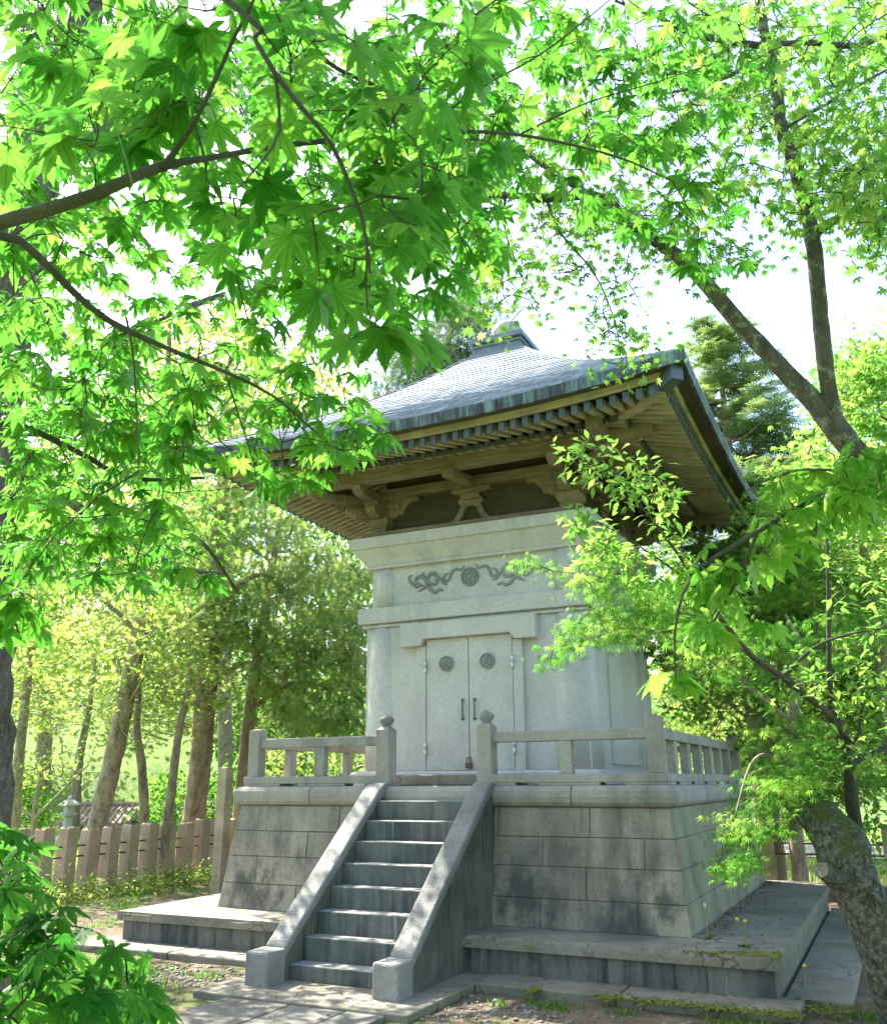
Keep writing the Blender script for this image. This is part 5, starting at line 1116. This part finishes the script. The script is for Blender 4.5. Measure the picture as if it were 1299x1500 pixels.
o = blades('meadow_grass', x, y, g.uniform(.10, .26, len(x)), L_yell, 'sunlit grass beyond the fences')
# weeds along the foot of the fence
n = 260; cx_ = g.normal(-6.75, .35, n); cy_ = g.uniform(-1.6, 4.6, n); k = g.integers(14, 34, n)
P = np.repeat(np.stack([cx_, cy_, ground_z(cx_, cy_)], 1), k, 0)+np.abs(g.normal(size=(k.sum(), 3)))*[0, 0, .15]+g.normal(size=(k.sum(), 3))*[.09, .09, 0]
scatter_leaves('weeds', P, 'oval', L_yell, .075, .1, g, 'leafy weeds along the foot of the left fence', 'weeds')
n = 150; cx_ = g.uniform(3.9, 8, n); cy_ = g.uniform(-1.5, 4.2, n); k = g.integers(10, 24, n)
P = np.repeat(np.stack([cx_, cy_, ground_z(cx_, cy_)], 1), k, 0)+np.abs(g.normal(size=(k.sum(), 3)))*[0, 0, .16]+g.normal(size=(k.sum(), 3))*[.1, .1, 0]
scatter_leaves('undergrowth', P, 'oval', L_green, .07, .1, g, 'low green undergrowth behind the old mossy trunk', 'undergrowth')
# gravel
def ico():
    t = (1+5**.5)/2; v = np.array([(-1,t,0),(1,t,0),(-1,-t,0),(1,-t,0),(0,-1,t),(0,1,t),(0,-1,-t),(0,1,-t),(t,0,-1),(t,0,1),(-t,0,-1),(-t,0,1)], float); v /= np.linalg.norm(v[0])
    return v, np.array([(0,11,5),(0,5,1),(0,1,7),(0,7,10),(0,10,11),(1,5,9),(5,11,4),(11,10,2),(10,7,6),(7,1,8),(3,9,4),(3,4,2),(3,2,6),(3,6,8),(3,8,9),(4,9,5),(2,4,11),(6,2,10),(8,6,7),(9,8,1)])
iv, if_ = ico(); n = 5200
x = np.concatenate([g.uniform(-6, 6.5, 3000), g.normal(-1.45, .55, 1300), g.normal(1.35, .4, 420)]); y = np.concatenate([g.uniform(-6.5, -3.3, 3000), g.normal(-4.15, .3, 1300), g.normal(-4.3, .35, 420)])
m = clear(x, y) & ~((np.abs(x) < 1.0) & (y > -4.75)); x, y = x[m], y[m]; n = len(x)
r = .005+.02*g.random(n)**3.6; jit = 1+.25*g.normal(size=(n, 12, 1)); an = g.uniform(0, 6.28, n)
V = iv[None]*jit*r[:, None, None]*np.array([1.2, .9, .6]); c, s = np.cos(an)[:, None], np.sin(an)[:, None]
V = np.stack([V[..., 0]*c-V[..., 1]*s, V[..., 0]*s+V[..., 1]*c, V[..., 2]], -1)+np.stack([x, y, ground_z(x, y)+r*.2], 1)[:, None]
tag(link('gravel', np_mesh('gravel', V.reshape(-1, 3), (if_[None]+np.arange(n)[:, None, None]*12).reshape(-1, 3)), granite('pebbles', (.12, .11, .095), (.30, .28, .25), 0, speck=.4), smooth=True), 'loose grey pebbles on the soil in front of the plinth', 'gravel', kind='stuff')
# dry leaf litter on soil, treads and plinth
L_dry = leaf_mat('dry_leaves', [(0, (.09, .04, .02)), (1, (.28, .16, .08))], [(0, (.05, .02, .01)), (1, (.12, .07, .03))], .2)
x = g.uniform(-6, 6, 2600); y = g.uniform(-6.2, -3.0, 2600); P = np.stack([x, y, ground_z(x, y)+.012], 1); P = P[clear(x, y)]
Q = []
for k in range(8): Q.append(np.stack([g.uniform(-.49, .49, 14), -4.08+.203*k+.2-np.abs(g.normal(0, .05, 14)), np.full(14, .168+.1825*k)], 1))
Q.append(np.stack([2.56+np.abs(g.normal(0, .10, 500)), g.uniform(-2.3, 2.4, 500), np.full(500, .340)], 1)); Q.append(np.stack([g.uniform(2.6, 3.25, 40), g.uniform(-2.9, 2.4, 40), np.full(40, .338)], 1))
Q.append(np.stack([g.uniform(-.9, .9, 60), g.uniform(-4.7, -4.1, 60), np.full(60, .05)], 1)); Q.append(np.stack([g.uniform(-.6, .75, 120), g.uniform(-6.5, -4.7, 120), np.full(120, .038)], 1))
Q.append(np.stack([g.uniform(-3.5, 3.4, 160), -3.215-np.abs(g.normal(0, .06, 160)), np.full(160, .06)], 1)); Q = np.vstack(Q)
Q = Q[~((np.abs(Q[:, 0]) < .72) & (Q[:, 1] > -3.3) & (Q[:, 2] < .07))]
scatter_leaves('leaf_litter', np.vstack([P, Q]), 'bit', L_dry, .018, .0, g, 'scattered dry brown leaf scraps on soil and stone', 'leaf litter', .5, 1.5)
# moss cushions on the plinth corner and along the kerb
def moss(name, label, pts, r):
    f = MB(); gg = np.random.default_rng(len(pts))
    for p in pts: q = r*gg.uniform(.5, 1.2); f.lathe([(q, -.004), (q*.85, q*.35), (q*.4, q*.55), (.001, q*.6)], p, 7)
    return tag(f.build(name, M_moss, smooth=True), label, 'moss', kind='stuff')
gg = np.random.default_rng(5); n = 1300; x = 3.31-np.abs(gg.normal(0, .24, n)); y = -3.17+np.abs(gg.normal(0, .055, n))*np.clip((x-2.5)*2.2, .1, 2); m = (x > 2.6) & (np.sin(x*23)+np.sin(y*31+x*9) > -1.1); moss('moss_cushion', 'yellow-green moss on the broken right corner of the plinth slab', np.stack([x[m], y[m], np.full(m.sum(), .332)], 1), .012)
n = 700; x = np.concatenate([gg.normal(c, s, n//7) for c, s in ((2.1, .06), (2.45, .12), (2.9, .1), (3.2, .12), (3.4, .05), (1.5, .03), (2.7, .2))]); y = -3.62+gg.normal(0, .06, n); x2 = gg.uniform(3.0, 3.8, 260); y2 = -3.25+gg.normal(0, .10, 260); moss('moss', 'moss creeping along the front footing at the right corner', np.vstack([np.stack([x, y, np.full(n, .052)], 1), np.stack([x2, y2, np.full(260, .03)], 1)]), .013)
# dandelions
FL = plain('dandelion_yellow', (.75, .52, .02), .8); FW = plain('dandelion_seed', (.62, .58, .52), .9); ST = plain('flower_stalk', (.22, .24, .09), .6)
def dandelion(p, stalks, label, seed):
    g = np.random.default_rng(seed); p = np.array(p); root = empty('dandelion', tuple(p), label, 'flower')
    n = 9; az = g.uniform(0, 6.28, n); A_ = np.stack([np.cos(az), np.sin(az), g.uniform(.1, .7, n)], 1); crown('leaves', 'oval', np.repeat(p[None], n, 0), .085*g.uniform(.6, 1.1, n), g.random(n), L_green, root, g=g, A=A_, Nn=np.tile([0, 0, 1.], (n, 1))+0*A_)
    for (dx, dy, h, kind) in stalks:
        f = MB(); tp = p+np.array([dx, dy, h]); f.tube([p, p+np.array([dx*.3, dy*.3, h*.5]), tp], [.0045, .004, .0035], 6); s = f.build('stalk', ST, root, smooth=True)
        f = MB(); f.lathe([(.005, -.012), (.012, -.004), (.017, .004), (.014, .012), (.004, .016)] if kind else [(.005, -.02), (.011, -.008), (.012, .01), (.006, .02), (.002, .024)], tuple(tp), 12, flute=.15, nf=12); f.build('flower_head', FL if kind else FW, s)
dandelion(onz(1092, 1388, .333), [(-.05, .02, .20, 1), (.015, .0, .19, 1)], 'dandelion with two yellow-topped stalks on the mossy plinth corner', 1)
dandelion(onz(1036, 1376, .333), [(-.0, .01, .26, 0)], 'dandelion gone to seed on one tall stalk at the base corner', 2)
dandelion(onz(1180, 1468, .036), [(.02, .0, .24, 1)], 'small dandelion growing from the footing joint at right', 3)
n = 6
